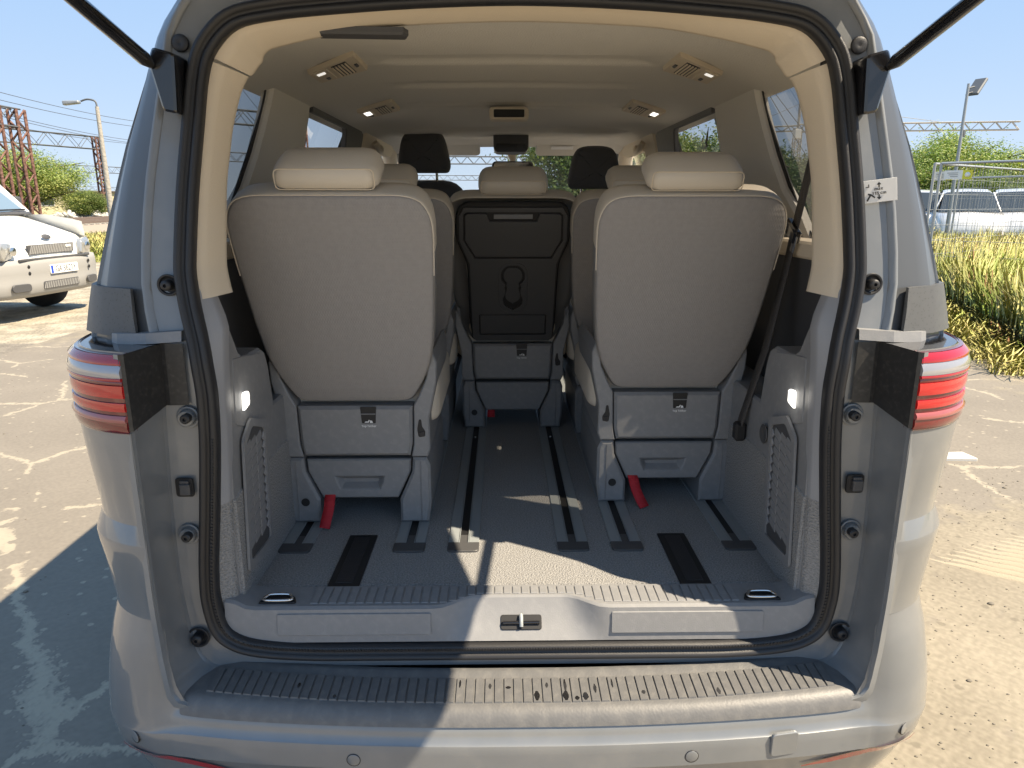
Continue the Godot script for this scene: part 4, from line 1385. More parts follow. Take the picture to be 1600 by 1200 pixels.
func van_cab() -> void:
	var st := new_st()
	var rows := []
	for q in [[0.6, -3.2], [0.95, -3.22], [1.06, -3.3], [1.1, -3.45], [1.09, -3.7], [1.04, -4.1]]:
		var row := PackedVector3Array()
		for x in [-0.8, -0.5, 0.0, 0.5, 0.8]: row.append(V(x, q[0], q[1] + 0.04 * absf(x)))
		rows.append(row)
	grid(st, rows)
	part(van, "dashboard", st, "dark_plastic")
	for s in [-1.0, 1.0]:
		st = new_st(false)
		prism(st, rounded(rect(-0.24, -0.075, 0.24, 0.075), 0.03), 0.02, 0.006, Transform3D(Basis(V(1, 0, 0), V(0, 0.55, 0.83).normalized(), V(0, -0.83, 0.55).normalized()) , V(s * 0.405, 1.766, -3.06)))
		var visor := part(van, "sun_visor", st, "headliner")
		if s > 0:
			st = new_st(false)
			prism(st, rect(-0.065, -0.014, 0.065, 0.014), 0.001, 0.0, Transform3D(Basis(V(1, 0, 0), V(0, 0.55, 0.83).normalized(), V(0, -0.83, 0.55).normalized()), V(0.32, 1.767, -3.045)))
			part(visor, "warning_label", st, "white_print")
	# mirror, overhead consoles
	st = new_st()
	pad(st, rounded(rect(-0.125, -0.04, 0.125, 0.035), 0.03), arc_rings(0.006, 0.03, 0.015), Transform3D(Basis(Vector3.UP, 0.15), V(0.03, 1.655, -3.0)))
	var mir := part(van, "rear_view_mirror", st, "dark_plastic")
	st = new_st(false)
	prism(st, rounded(rect(-0.116, -0.032, 0.116, 0.028), 0.025), 0.002, 0.0005, Transform3D(Basis(Vector3.UP, 0.15), V(0.0305, 1.655, -2.998)))
	part(mir, "mirror_glass", st, "mirror")
	st = new_st()
	tube(st, [V(0.03, 1.68, -3.02), V(0.02, 1.76, -3.08)], [0.012, 0.035], 10)
	part(mir, "mirror_stalk", st, "beige_trim")
	st = new_st()
	pad(st, rounded(rect(-0.09, -0.07, 0.09, 0.045), 0.03), arc_rings(0.01, 0.25, 0.03), Transform3D(Basis(), V(0.01, 1.775, -2.45)))
	var con := part(van, "overhead_console", st, "dark_plastic")
	st = new_st(false)
	prism(st, rounded(rect(-0.075, -0.02, 0.075, 0.02), 0.005), 0.004, 0.001, Transform3D(Basis(), V(0.01, 1.725, -2.4455)))
	part(con, "console_screen", st, "black_gloss")
	st = new_st()
	pad(st, rounded(rect(-0.075, -0.028, 0.075, 0.02), 0.018), arc_rings(0.008, 0.09, 0.015), Transform3D(Basis(), V(-0.01, 1.785, -1.5)))
	var con2 := part(van, "ceiling_console", st, "beige_trim")
	st = new_st(false)
	prism(st, rounded(rect(-0.058, -0.017, 0.058, 0.011), 0.005), 0.004, 0.001, Transform3D(Basis(), V(-0.01, 1.783, -1.4965)))
	part(con2, "console_panel", st, "black_gloss")
	# steering wheel
	st = new_st()
	var ringp := []
	for k in 28:
		var a := TAU * k / 28
		ringp.append(V(-0.42, 1.06, -3.05) + V(cos(a) * 0.185, sin(a) * 0.165, -sin(a) * 0.08))
	tube(st, ringp, 0.016, 8, true)
	tube(st, [V(-0.6, 1.06, -3.05), V(-0.42, 1.04, -3.02), V(-0.24, 1.06, -3.05)], 0.02, 8)
	part(van, "steering_wheel", st, "black")
# ---------- seats ----------
func seat_back_xf() -> Transform3D:
	# back face of the rest leans to the rear: local x across, y up along the rest, z to the rear
	var up := V(0, 0.932, 0.362).normalized()
	return Transform3D(Basis(V(1, 0, 0), up, V(1, 0, 0).cross(up)), V(0, 0.338, -0.022))
func passenger_seat(label: String, at: Vector3, loop_side: float, has_table := false, strap := 0) -> Node3D:
	var t := thing("passenger_seat", label, "car seat", at, 0.0, "removable single seats in the van")
	var st: SurfaceTool
	# lower half: feet covers, drawer panel
	for s in [-1.0, 1.0]:
		st = new_st(false)
		var leg := PackedVector2Array([P(0.108, 0.004), P(0.184, 0.004), P(0.192, 0.06), P(0.192, 0.168), P(0.182, 0.19), P(0.146, 0.19), P(0.143, 0.15), P(0.108, 0.07)])
		if s < 0: leg = mirror(leg)
		prism(st, leg, 0.42, 0.007, Transform3D(Basis(), V(0, 0, 0.0)))
		var foot := part(t, "foot_cover", st, "grey_plastic")
		st = new_st(false)
		box(st, V(s * 0.166, 0.095, 0.0008), V(0.002, 0.17, 0.004), 0.0008)
		part(foot, "cover_edge", st, "grey_plastic")
		if s < 0:
			st = new_st()
			lathe(st, [[0.011, -0.001], [0.0115, 0.0012], [0.0095, 0.0014], [0.0, 0.0009]], 20, Transform3D(Basis(Vector3.RIGHT, PI * 0.5), V(-0.147, 0.065, 0.0006)), [1, 2, 3])
			part(foot, "bolt_hole", st, "black")
	st = new_st(false)
	var dxf := Transform3D(Basis(), V(0, 0, -0.012))
	var outer := PackedVector2Array([P(-0.102, 0.071), P(0.102, 0.071), P(0.138, 0.148), P(0.14, 0.183), P(-0.14, 0.183), P(-0.138, 0.148)])
	var grip := PackedVector2Array([P(-0.052, 0.098), P(0.052, 0.098), P(0.06, 0.115), P(0.064, 0.132), P(-0.064, 0.132), P(-0.06, 0.115)])
	if not has_table:
		var o2 := inset(outer, 0.004)
		grid(st, [ring(outer, -0.3, dxf), ring(outer, -0.004, dxf), ring(o2, 0.0, dxf), ring(inset(grip, -0.004), 0.0, dxf), ring(grip, -0.003, dxf), ring(inset(grip, 0.012), -0.022, dxf)], true, [-1, -1, -1, -1, -1])
		cap(st, inset(grip, 0.012), -0.022, dxf)
	else:
		prism(st, outer, 0.3, 0.004, dxf)
	part(t, "drawer_panel", st, "grey_plastic")
	# hip shell: centre panel and two side covers that rise beside the backrest
	st = new_st(false)
	prism(st, PackedVector2Array([P(-0.14, 0.197), P(0.14, 0.197), P(0.147, 0.23), P(0.15, 0.334), P(-0.15, 0.334), P(-0.147, 0.23)]), 0.3, 0.008, Transform3D(Basis(), V(0, 0, 0.004)))
	var hip := part(t, "hip_panel", st, "grey_plastic")
	for s in [-1.0, 1.0]:
		st = new_st(false)
		var wing := PackedVector2Array([P(0.1435, 0.194), P(0.186, 0.194), P(0.194, 0.215), P(0.193, 0.3), P(0.214, 0.4), P(0.216, 0.45), P(0.206, 0.478), P(0.196, 0.468), P(0.189, 0.412), P(0.168, 0.362), P(0.1535, 0.336), P(0.1505, 0.23)])
		if s < 0: wing = mirror(wing)
		prism(st, wing, 0.36, 0.0035, Transform3D(Basis(), V(0, 0, 0.002)))
		var cover := part(t, "side_cover", st, "grey_plastic")
		if s == loop_side:
			st = new_st(false)
			prism(st, rounded(PackedVector2Array([P(-0.009, -0.02), P(0.008, -0.022), P(0.011, 0.0), P(0.006, 0.026), P(0.0, 0.026), P(-0.002, 0.006), P(-0.01, -0.006)]), 0.004), 0.002, 0.0005, Transform3D(Basis().scaled(V(-s, 1, 1)), V(s * 0.172, 0.272, 0.0034)))
			part(cover, "loop_slot", st, "black")
			st = new_st(false)
			box(st, V(s * 0.173, 0.258, 0.0045), V(0.015, 0.014, 0.004), 0.0015, Basis(Vector3.BACK, 0.2 * s))
			part(cover, "pull_loop", st, "belt")
	# tether slot with its sign
	st = new_st(false)
	prism(st, rounded(PackedVector2Array([P(-0.018, -0.045), P(0.018, -0.045), P(0.021, 0.0), P(-0.021, 0.0)]), 0.003), 0.002, 0.0005, Transform3D(Basis(), V(0.035, 0.3335, 0.0052)))
	part(hip, "tether_slot", st, "black")
	st = new_st(false)
	box(st, V(0.035, 0.3145, 0.006), V(0.038, 0.0025, 0.003), 0.0006)
	part(hip, "tether_bar", st, "grey_plastic")
	st = new_st(false)
	var ic := Transform3D(Basis(), V(0.035, 0.294, 0.0057))
	prism(st, PackedVector2Array([P(-0.011, -0.003), P(0.0, -0.003), P(0.003, 0.003), P(0.001, 0.005), P(-0.002, 0.0), P(-0.008, 0.0)]), 0.0006, 0.0, ic)
	prism(st, PackedVector2Array([P(0.003, -0.004), P(0.011, -0.004), P(0.009, 0.002), P(0.004, 0.003)]), 0.0006, 0.0, ic)
	part(hip, "tether_symbol", st, "white_print")
	text_on(hip, "lettering", "Top Tether", 0.0075, Transform3D(Basis(), V(0.035, 0.281, 0.0046)))
	# red webbing loop under the drawer
	if strap > 0:
		st = new_st()
		var sp: Array
		if strap == 1: sp = [V(-0.083, 0.085, -0.02), V(-0.082, 0.07, 0.0), V(-0.083, 0.05, 0.012), V(-0.089, 0.02, 0.028), V(-0.092, 0.004, 0.034)]
		elif strap == 2: sp = [V(-0.088, 0.085, -0.02), V(-0.084, 0.07, 0.0), V(-0.078, 0.045, 0.008), V(-0.066, 0.018, 0.026), V(-0.058, 0.004, 0.04)]
		else: sp = [V(-0.083, 0.075, -0.03), V(-0.083, 0.06, -0.024), V(-0.083, 0.04, -0.02)]
		ribbon(st, curve_pts(sp, 4), V(1, 0, 0), 0.028, 0.003)
		part(t, "red_strap", st, "red_webbing", "red webbing pull strap hanging below the seat")
	# seat cushion
	st = new_st()
	pad(st, rounded(rect(-0.215, -0.5, 0.215, -0.03), 0.06), arc_rings(0.04, 0.13, 0.02), Transform3D(Basis(V(1, 0, 0), V(0, 0, 1), V(0, 1, 0)).rotated(V(1, 0, 0), 0.0), V(0, 0.4, -0.02)), 0.008)
	part(t, "seat_cushion", st, "beige_leather")
	# backrest
	var bx := seat_back_xf()
	var outl := rounded(PackedVector2Array([P(-0.148, 0.0), P(0.148, 0.0), P(0.176, 0.05), P(0.209, 0.13), P(0.222, 0.25), P(0.232, 0.42), P(0.234, 0.515), P(0.2, 0.568), P(-0.2, 0.568), P(-0.234, 0.515), P(-0.232, 0.42), P(-0.222, 0.25), P(-0.209, 0.13), P(-0.176, 0.05)]), [0.03, 0.03, 0.04, 0.06, 0.1, 0.05, 0.04, 0.06, 0.06, 0.04, 0.05, 0.1, 0.06, 0.04], 5)
	# side bands: grey below, beige over the shoulders
	var rows := []
	for r in rows_of(ccw(outl), [[0.0035, -0.004], [0.0015, -0.006], [0.0005, -0.012], [0.0, -0.022], [0.0, -0.055], [0.004, -0.085], [0.02, -0.105], [0.05, -0.112]]): rows.append(ring(r[0], r[1], bx))
	var st_lo := new_st()
	var st_hi := new_st()
	var cutn := ccw(outl)
	for i in range(rows.size() - 1):
		for k in rows[i].size():
			var k2: int = (k + 1) % rows[i].size()
			var mid := (cutn[k].y + cutn[k2].y) * 0.5
			quad(st_hi if mid > 0.42 else st_lo, rows[i][k], rows[i][k2], rows[i + 1][k2], rows[i + 1][k])
	var rest := part(t, "backrest", st_lo, "grey_leather")
	part(rest, "shoulder_band", st_hi, "beige_leather", "beige leather band over the top edge")
	st = new_st()
	fan(st, rows[-1], 0.0, bx, false)
	part(rest, "front_cushion", st, "beige_leather")
	if not has_table:
		st = new_st()
		var pn := inset(ccw(outl), 0.0035)
		var prow := [ring(pn, -0.01, bx), ring(pn, -0.005, bx), ring(inset(pn, 0.003), 0.0, bx)]
		var base := inset(pn, 0.008)
		var cen := P(0, 0.29)
		for k in 7:
			var f := 1.0 - k / 7.0
			var rr := PackedVector3Array()
			for q in base:
				var w: Vector2 = cen + (q - cen) * f
				rr.append(bx * V(w.x, w.y, 0.0022 + 0.011 * (1.0 - f * f)))
			prow.append(rr)
		grid(st, prow, true)
		for k in base.size(): tri(st, prow[-1][k], prow[-1][(k + 1) % base.size()], bx * V(cen.x, cen.y, 0.0132))
		part(rest, "back_panel", st, "cloth", "grey brown cloth covering the back")
		st = new_st()
		var pipe := []
		for q in inset(ccw(outl), 0.0028):
			if q.y > 0.34: pipe.append(bx * V(q.x, q.y, -0.003))
		tube(st, rotate_gap(pipe), 0.0017, 6)
		part(rest, "piping", st, "beige_leather")
	else:
		table_back(rest, bx)
	headrest(t, bx)
	return t
func rotate_gap(p: Array) -> Array:
	var n := p.size()
	var worst := 0
	var far := 0.0
	for i in n:
		var d: float = p[i].distance_to(p[(i + 1) % n])
		if d > far:
			far = d
			worst = i
	var out := []
	for i in n: out.append(p[(worst + 1 + i) % n])
	return out
func headrest(t: Node3D, bx: Transform3D) -> void:
	var st := new_st()
	# section in (z towards the rear, y): lower pad face, sloping crown
	var sec := [P(-0.03, 0.005), P(0.0, 0.0), P(0.012, 0.001), P(0.02, 0.008), P(0.024, 0.032), P(0.02, 0.057), P(0.009, 0.066), P(-0.03, 0.079), P(-0.05, 0.082), P(-0.085, 0.078), P(-0.105, 0.06), P(-0.108, 0.03), P(-0.09, 0.008)]
	var c := P(-0.045, 0.04)
	var rows := []
	for q in [[-0.118, 0.0], [-0.1175, 0.55], [-0.114, 0.78], [-0.104, 0.93], [-0.088, 1.0], [0.0, 1.0], [0.088, 1.0], [0.104, 0.93], [0.114, 0.78], [0.1175, 0.55], [0.118, 0.0]]:
		var row := PackedVector3Array()
		for v in sec:
			var w: Vector2 = c + (v - c) * q[1]
			row.append(bx * V(q[0] * (1.0 - 0.12 * clampf((w.y - 0.04) / 0.04, 0.0, 1.0)), w.y * 0.8 + 0.57, w.x - 0.035))
		rows.append(row)
	grid(st, rows, true)
	var h := part(t, "headrest", st, "beige_leather", "low beige leather headrest")
	# piped seam round the rear face
	st = new_st()
	var loop := []
	for q in rounded(rect(-0.108, 0.003, 0.108, 0.06), 0.014): loop.append(bx * V(q.x, q.y * 0.8 + 0.57, lerpf(0.018, 0.0225, sin(PI * clampf((q.y - 0.003) / 0.057, 0.0, 1.0))) - 0.0345))
	tube(st, loop, 0.0014, 5, true)
	part(h, "seam", st, "beige_trim")
	for s in [-1.0, 1.0]:
		st = new_st()
		tube(st, [bx * V(s * 0.06, 0.56, -0.06), bx * V(s * 0.06, 0.61, -0.06)], 0.006, 8)
		part(h, "headrest_post", st, "chrome")
func table_back(rest: Node, bx: Transform3D) -> void:
	# hard folding table on the back of the seat: frame, lid, cup holder, lower flap
	var st := new_st(false)
	var outer := rounded(PackedVector2Array([P(-0.15, 0.01), P(0.15, 0.01), P(0.158, 0.1), P(0.162, 0.33), P(0.198, 0.42), P(0.197, 0.51), P(0.172, 0.553), P(-0.172, 0.553), P(-0.197, 0.51), P(-0.198, 0.42), P(-0.162, 0.33), P(-0.158, 0.1)]), 0.03)
	prism(st, outer, 0.012, 0.004, bx * Transform3D(Basis(), V(0, 0, 0.006)))
	var tb := part(rest, "folding_table", st, "black", "dark hard table panel folded against the seat back")
	var full := PackedVector2Array([P(-0.136, 0.014), P(0.136, 0.014), P(0.148, 0.03), P(0.152, 0.33), P(0.185, 0.42), P(0.184, 0.505), P(0.166, 0.537), P(-0.166, 0.537), P(-0.184, 0.505), P(-0.185, 0.42), P(-0.152, 0.33), P(-0.148, 0.03)])
	var lid_hole := PackedVector2Array([P(-0.135, 0.352), P(0.135, 0.352), P(0.172, 0.42), P(0.17, 0.512), P(0.158, 0.522), P(-0.158, 0.522), P(-0.17, 0.512), P(-0.172, 0.42)])
	var flap_hole := rounded(rect(-0.125, 0.04, 0.125, 0.128), 0.01)
	var bone := PackedVector2Array()
	for k in 40:
		var a := TAU * k / 40.0
		var q := P(cos(a), sin(a))
		var yy := 0.235 + q.y * 0.09
		var w := 0.0
		for b in [[0.285, 0.043], [0.235, 0.03], [0.187, 0.036]]:
			w = maxf(w, sqrt(maxf(0.0, b[1] * b[1] - (yy - b[0]) * (yy - b[0]))))
		bone.append(P(signf(q.x) * maxf(w, 0.004), yy))
	# frame cut in two halves so that each is a simple outline
	st = new_st(false)
	for s in [-1.0, 1.0]:
		var half := rect(0.0, -0.1, 0.3, 0.7) if s > 0 else rect(-0.3, -0.1, 0.0, 0.7)
		var pieces := []
		for q in Geometry2D.intersect_polygons(full, half): pieces.append(q)
		for hole in [lid_hole, flap_hole, bone]:
			var nxt := []
			for p in pieces: nxt.append_array(Geometry2D.clip_polygons(p, hole))
			pieces = nxt
		for p in pieces:
			prism(st, p, 0.01, 0.0, bx * Transform3D(Basis(), V(0, 0, 0.0145)))
	part(tb, "table_frame", st, "dark_plastic")
	st = new_st(false)
	var lid := inset(ccw(lid_hole), 0.006)
	var notch := PackedVector2Array([P(-0.08, 0.488), P(0.08, 0.488), P(0.094, 0.53), P(-0.094, 0.53)])
	for p in Geometry2D.clip_polygons(lid, notch): prism(st, p, 0.008, 0.002, bx * Transform3D(Basis(), V(0, 0, 0.0145)))
	part(tb, "table_lid", st, "dark_plastic")
	st = new_st(false)
	prism(st, rect(-0.066, 0.496, 0.066, 0.512), 0.004, 0.001, bx * Transform3D(Basis(), V(0, 0, 0.01)))
	part(tb, "lid_grip", st, "grey_plastic")
	st = new_st(false)
	prism(st, inset(ccw(flap_hole), 0.005), 0.008, 0.002, bx * Transform3D(Basis(), V(0, 0, 0.0145)))
	part(tb, "table_flap", st, "dark_plastic")
	st = new_st(false)
	var inner := PackedVector2Array()
	for q in bone: inner.append(P(q.x * 0.78, 0.243 + (q.y - 0.235) * 0.8))
	prism(st, inner, 0.004, 0.001, bx * Transform3D(Basis(), V(0, 0, 0.0105)))
	part(tb, "cup_holder_floor", st, "dark_plastic")
	st = new_st()
	var rim := []
	for q in rounded(rect(-0.052, 0.138, 0.052, 0.335), 0.05): rim.append(bx * V(q.x, q.y, 0.0147))
	tube(st, rim, 0.0014, 5, true)
	part(tb, "cup_holder_rim", st, "dark_plastic")
func front_seat(label: String, at: Vector3, h: float) -> void:
	var t := thing("front_seat", label, "car seat", at, 0.0, "front seats")
	var st := new_st()
	var bx := Transform3D(Basis(Vector3.RIGHT, 0.25), V(0, 0.36, 0))
	pad(st, rounded(PackedVector2Array([P(-0.22, 0.0), P(0.22, 0.0), P(0.25, 0.3), P(0.24, 0.45), P(0.17, 0.55 + h), P(-0.17, 0.55 + h), P(-0.24, 0.45), P(-0.25, 0.3)]), 0.08), arc_rings(0.04, 0.14, 0.05), bx)
	part(t, "backrest", st, "cloth_dark")
	st = new_st()
	pad(st, rounded(rect(-0.24, -0.5, 0.24, 0.0), 0.08), arc_rings(0.05, 0.16, 0.03), Transform3D(Basis(V(1, 0, 0), V(0, 0, 1), V(0, 1, 0)), V(0, 0.42, -0.02)))
	part(t, "seat_cushion", st, "beige_leather")
	st = new_st(false)
	box(st, V(0, 0.14, -0.28), V(0.4, 0.28, 0.44), 0.02)
	part(t, "seat_base", st, "black")
	st = new_st()
	var hp := rounded(PackedVector2Array([P(-0.125, 0.0), P(0.125, 0.0), P(0.135, 0.03), P(0.11, 0.17), P(0.07, 0.205), P(-0.07, 0.205), P(-0.11, 0.17), P(-0.135, 0.03)]), [0.02, 0.02, 0.03, 0.07, 0.06, 0.06, 0.07, 0.03])
	pad(st, hp, arc_rings(0.03, 0.11, 0.045), bx * Transform3D(Basis(), V(0, 0.6 + h, 0.0)), 0.004)
	var hr := part(t, "headrest", st, "cloth_dark", "tall dark headrest")
	for s in [-1.0, 1.0]:
		st = new_st()
		tube(st, [bx * V(s * 0.06, 0.5 + h, -0.05), bx * V(s * 0.06, 0.62 + h, -0.05)], 0.007, 8)
		part(hr, "headrest_post", st, "chrome")
func build_seats() -> void:
	passenger_seat("rear single seat by the left wall, cloth back, red strap hanging straight down", V(-0.425, 0.602, -0.44), 1.0, false, 1)
	passenger_seat("rear single seat by the right wall, beside the hanging seat belt", V(0.425, 0.602, -0.57), -1.0, false, 2)
	passenger_seat("middle-row centre seat with dark folding table and cup holder on its back", V(0.0, 0.602, -1.285), 1.0, true, 3)
	passenger_seat("middle-row seat directly ahead of the left rear seat, mostly hidden", V(-0.425, 0.602, -1.12), 1.0)
	passenger_seat("middle-row seat directly ahead of the right rear seat, mostly hidden", V(0.425, 0.602, -1.2), -1.0)
	front_seat("dark front seat with the higher headrest, behind the steering wheel", V(-0.43, 0.602, -2.55), 0.05)
	front_seat("dark front seat with the lower headrest, opposite the steering wheel", V(0.43, 0.602, -2.5), -0.03)
# ---------- the ground ----------
func noise_bytes(size: int, freq: float, seed_: int, octaves: int, type := FastNoiseLite.TYPE_SIMPLEX_SMOOTH, cell := -1, warp := 0.0) -> PackedByteArray:
	var n := FastNoiseLite.new()
	n.seed = seed_
	n.frequency = freq
	n.noise_type = type
	n.fractal_type = FastNoiseLite.FRACTAL_FBM if octaves > 1 else FastNoiseLite.FRACTAL_NONE
	n.fractal_octaves = octaves
	if cell >= 0: n.cellular_return_type = cell
	if warp > 0.0:
		n.domain_warp_enabled = true
		n.domain_warp_amplitude = warp
		n.domain_warp_frequency = freq * 2.5
		n.domain_warp_fractal_octaves = 4
	var im := n.get_image(size, size, false, false, false)
	im.convert(Image.FORMAT_L8)
	return im.get_data()
func build_ground() -> void:
	# near sheet, 10 m square: worn asphalt with filled cracks, drifted sand on the right and behind
	var N := 2048
	var x0 := -5.0
	var z0 := -7.6
	var span := 10.0
	var fine := noise_bytes(N, 0.42, 101, 2, FastNoiseLite.TYPE_VALUE_CUBIC)
	var blotch := noise_bytes(N, 0.006, 102, 5)
	var crack := PackedByteArray()
	var cn := FastNoiseLite.new()
	cn.seed = 103
	cn.noise_type = FastNoiseLite.TYPE_CELLULAR
	cn.cellular_return_type = FastNoiseLite.RETURN_DISTANCE2_SUB
	cn.cellular_jitter = 1.0
	cn.frequency = 0.0048
	cn.fractal_type = FastNoiseLite.FRACTAL_NONE
	cn.domain_warp_enabled = true
	cn.domain_warp_amplitude = 34.0
	cn.domain_warp_frequency = 0.011
	cn.domain_warp_fractal_octaves = 4
	var ci := cn.get_image(N, N, false, false, false)
	ci.convert(Image.FORMAT_L8)
	crack = ci.get_data()
	var speck := noise_bytes(N, 0.075, 104, 1, FastNoiseLite.TYPE_CELLULAR, FastNoiseLite.RETURN_CELL_VALUE)
	var speck_d := noise_bytes(N, 0.075, 104, 1, FastNoiseLite.TYPE_CELLULAR, FastNoiseLite.RETURN_DISTANCE)
	var patchn := noise_bytes(N, 0.02, 105, 4)
	# low-resolution sand mask
	var M := 128
	var sand := PackedFloat32Array()
	for j in M:
		for i in M:
			var x := x0 + span * (i + 0.5) / M
			var z := z0 + span * (j + 0.5) / M
			var v := 0.0
			v = maxf(v, smooth01((z * -1.0 - 6.9 + x * 0.05) / 0.5) if x < 2.0 else 0.0)
			v = maxf(v, smooth01((x - 1.15 - 0.75 * (-1.0 - z) * 0.9) / 0.5) * smooth01((z + 2.2) / 0.7))
			v = maxf(v, 0.45 * smooth01((x - 3.4) / 1.2))
			v = maxf(v, 0.5 * smooth01((-z - 5.4) / 1.2) if x < -2.0 else 0.0)
			sand.append(v)
	var out := PackedByteArray()
	out.resize(N * N * 3)
	var hgt := PackedByteArray()
	hgt.resize(N * N)
	# A: tones of the asphalt, S: tones of the drifted sand
	var A := [lin(0.165, 0.145, 0.118), lin(0.235, 0.208, 0.168)]
	var S := [lin(0.18, 0.156, 0.115), lin(0.34, 0.298, 0.225)]
	var la := PackedInt32Array()
	var ls := PackedInt32Array()
	for k in 256:
		var t := clampf((k / 255.0 - 0.5) * 1.7 + 0.5, 0.0, 1.0)
		var ca: Color = A[0].lerp(A[1], t)
		var cs: Color = S[0].lerp(S[1], t)
		la.append_array([int(ca.r * 255), int(ca.g * 255), int(ca.b * 255)])
		ls.append_array([int(cs.r * 255), int(cs.g * 255), int(cs.b * 255)])
	for j in N:
		var mj := j * M / N
		for i in N:
			var p := j * N + i
			var f: int = fine[p]
			var k: int = (f * 5 + blotch[p] * 3) >> 3
			var h := f >> 2
			var sm: float = sand[mj * M + i * M / N]
			if sm > 0.01:
				sm = clampf((sm - 0.5) * 2.2 + (patchn[p] - 128) * 0.011 + 0.5, 0.0, 1.0)
			var cr := crack[p] + ((fine[p] - 128) >> 5)
			var pale := 0.0
			if sm < 0.5:
				if cr < 3 and blotch[p] > 116: pale = 0.95 - maxi(cr, 0) * 0.15
				elif patchn[p] > 210: pale = (patchn[p] - 210) * 0.02
				if speck[p] > 226 and speck_d[p] < 20: pale = 0.8
				pale *= 1.0 - sm
			elif speck[p] > 215 and speck_d[p] < 26: k = k >> 1
			sm = minf(sm, 1.0)
			var q := k * 3
			var o := p * 3
			var c0 := la[q] + (ls[q] - la[q]) * sm
			var c1 := la[q + 1] + (ls[q + 1] - la[q + 1]) * sm
			var c2 := la[q + 2] + (ls[q + 2] - la[q + 2]) * sm
			out[o] = int(c0 + (160 - c0) * pale)
			out[o + 1] = int(c1 + (151 - c1) * pale)
			out[o + 2] = int(c2 + (133 - c2) * pale)
			hgt[p] = clampi(h + int(60 * sm - 50 * pale) + 50, 0, 255)
	var m := mat("near_ground", Color.WHITE, 0.92, {"tex": finish(Image.create_from_data(N, N, false, Image.FORMAT_RGB8, out)), "bump": bump(Image.create_from_data(N, N, false, Image.FORMAT_L8, hgt), 1.3)})
	m.texture_repeat = false
	var pl := new_st()
	for t in [[0, 0], [1, 0], [1, 1], [0, 0], [1, 1], [0, 1]]:
		pl.set_uv(P(t[0], t[1]))
		pl.add_vertex(V(x0 + span * t[0], 0.0, z0 + span * t[1]))
	pl.generate_normals()
	pl.generate_tangents()
	var yard := inst(self, "asphalt_yard", pl.commit(), "near_ground")
	tag(yard, "", "", "", "structure")
	var dirt := noise_image(512, 0.02, 121, 5)
	var grit := noise_image(512, 0.12, 122, 3)
	mat("far_ground", Color.WHITE, 0.95, {"tex": ramp(dirt, [[0.25, lin(0.26, 0.228, 0.172)], [0.5, lin(0.33, 0.292, 0.222)], [0.75, lin(0.4, 0.355, 0.275)]]), "bump": bump(grit, 3.0), "tile": 0.24})
	mat("asphalt_far", Color.WHITE, 0.92, {"tex": ramp(dirt, [[0.25, lin(0.17, 0.15, 0.122)], [0.75, lin(0.225, 0.2, 0.162)]]), "bump": bump(grit, 3.0), "tile": 0.4})
	mat("field", Color.WHITE, 0.95, {"tex": ramp(dirt, [[0.3, lin(0.11, 0.12, 0.045)], [0.6, lin(0.2, 0.18, 0.09)], [0.8, lin(0.27, 0.23, 0.14)]]), "bump": bump(grit, 4.0), "tile": 0.3})
	var st := new_st(false)
	quad(st, V(-500, -0.008, 200), V(500, -0.008, 200), V(500, -0.008, -900), V(-500, -0.008, -900))
	tag(part(self, "ground", st, "far_ground"), "", "", "", "structure")
	st = new_st(false)
	quad(st, V(-9, -0.004, 2.5), V(7, -0.004, 2.5), V(7, -0.004, -6.2), V(-9, -0.004, -6.2))
	tag(part(self, "yard_apron", st, "asphalt_far"), "", "", "", "structure")
	st = new_st(false)
	for q in [[V(5.1, 0.006, -5.2), V(60, 0.006, 6.0), V(120, 0.006, -120), V(9.5, 0.006, -120)], [V(-150, 0.006, -120), V(-60, 0.006, -48), V(-9.5, 0.006, -17), V(-3, 0.006, -120)]]:
		quad(st, q[0], q[1], q[2], q[3])
	tag(part(self, "meadow", st, "field"), "", "", "", "structure")
	# gravel strewn over the sand on the right
	var pm := SphereMesh.new()
	pm.radius = 0.5; pm.height = 1.0; pm.radial_segments = 7; pm.rings = 4
	var mm := MultiMesh.new()
	mm.transform_format = MultiMesh.TRANSFORM_3D
	mm.mesh = pm
	mm.instance_count = 3200
	for i in 3200:
		var x := rng.randf_range(0.9, 3.6)
		var z := rng.randf_range(-2.4, 0.6)
		if i % 3 == 0:
			x = rng.randf_range(-4.8, 4.8)
			z = rng.randf_range(-6.5, 0.8)
		var r := rng.randf_range(0.0015, 0.0045) * (2.6 if rng.randf() < 0.05 else 1.0)
		mm.set_instance_transform(i, Transform3D(Basis(V(rng.randf(), rng.randf(), rng.randf()).normalized(), rng.randf() * TAU).scaled(V(r * 2.2, r * 1.1, r * 1.7)), V(x, r * 0.2, z)))
	var mi := MultiMeshInstance3D.new()
	mi.multimesh = mm
	mi.material_override = mats["pebble"]
	place(mi, self, "gravel")
	tag(mi, "loose pebbles scattered over the asphalt and sand", "gravel", "", "stuff")
	# ridges left by tyres in the sand
	st = new_st()
	for k in 11:
		var a := V(1.75 + 0.05 * k, 0.0, -1.35 - 0.02 * k)
		var b := V(2.9 + 0.05 * k, 0.0, -0.5 - 0.035 * k)
		var rowa := PackedVector3Array()
		var rowb := PackedVector3Array()
		var rowc := PackedVector3Array()
		for i in 30:
			var t := i / 29.0
			var c := a.lerp(b, t)
			var wv := 0.006 * sin(i * 1.7 + k)
			rowa.append(c + V(-0.014, -0.002, 0.012 + wv))
			rowb.append(c + V(0, 0.012 * smooth01(t * 6.0) * smooth01((1.0 - t) * 6.0), wv))
			rowc.append(c + V(0.014, -0.002, -0.012 + wv))
		grid(st, [rowa, rowb, rowc])
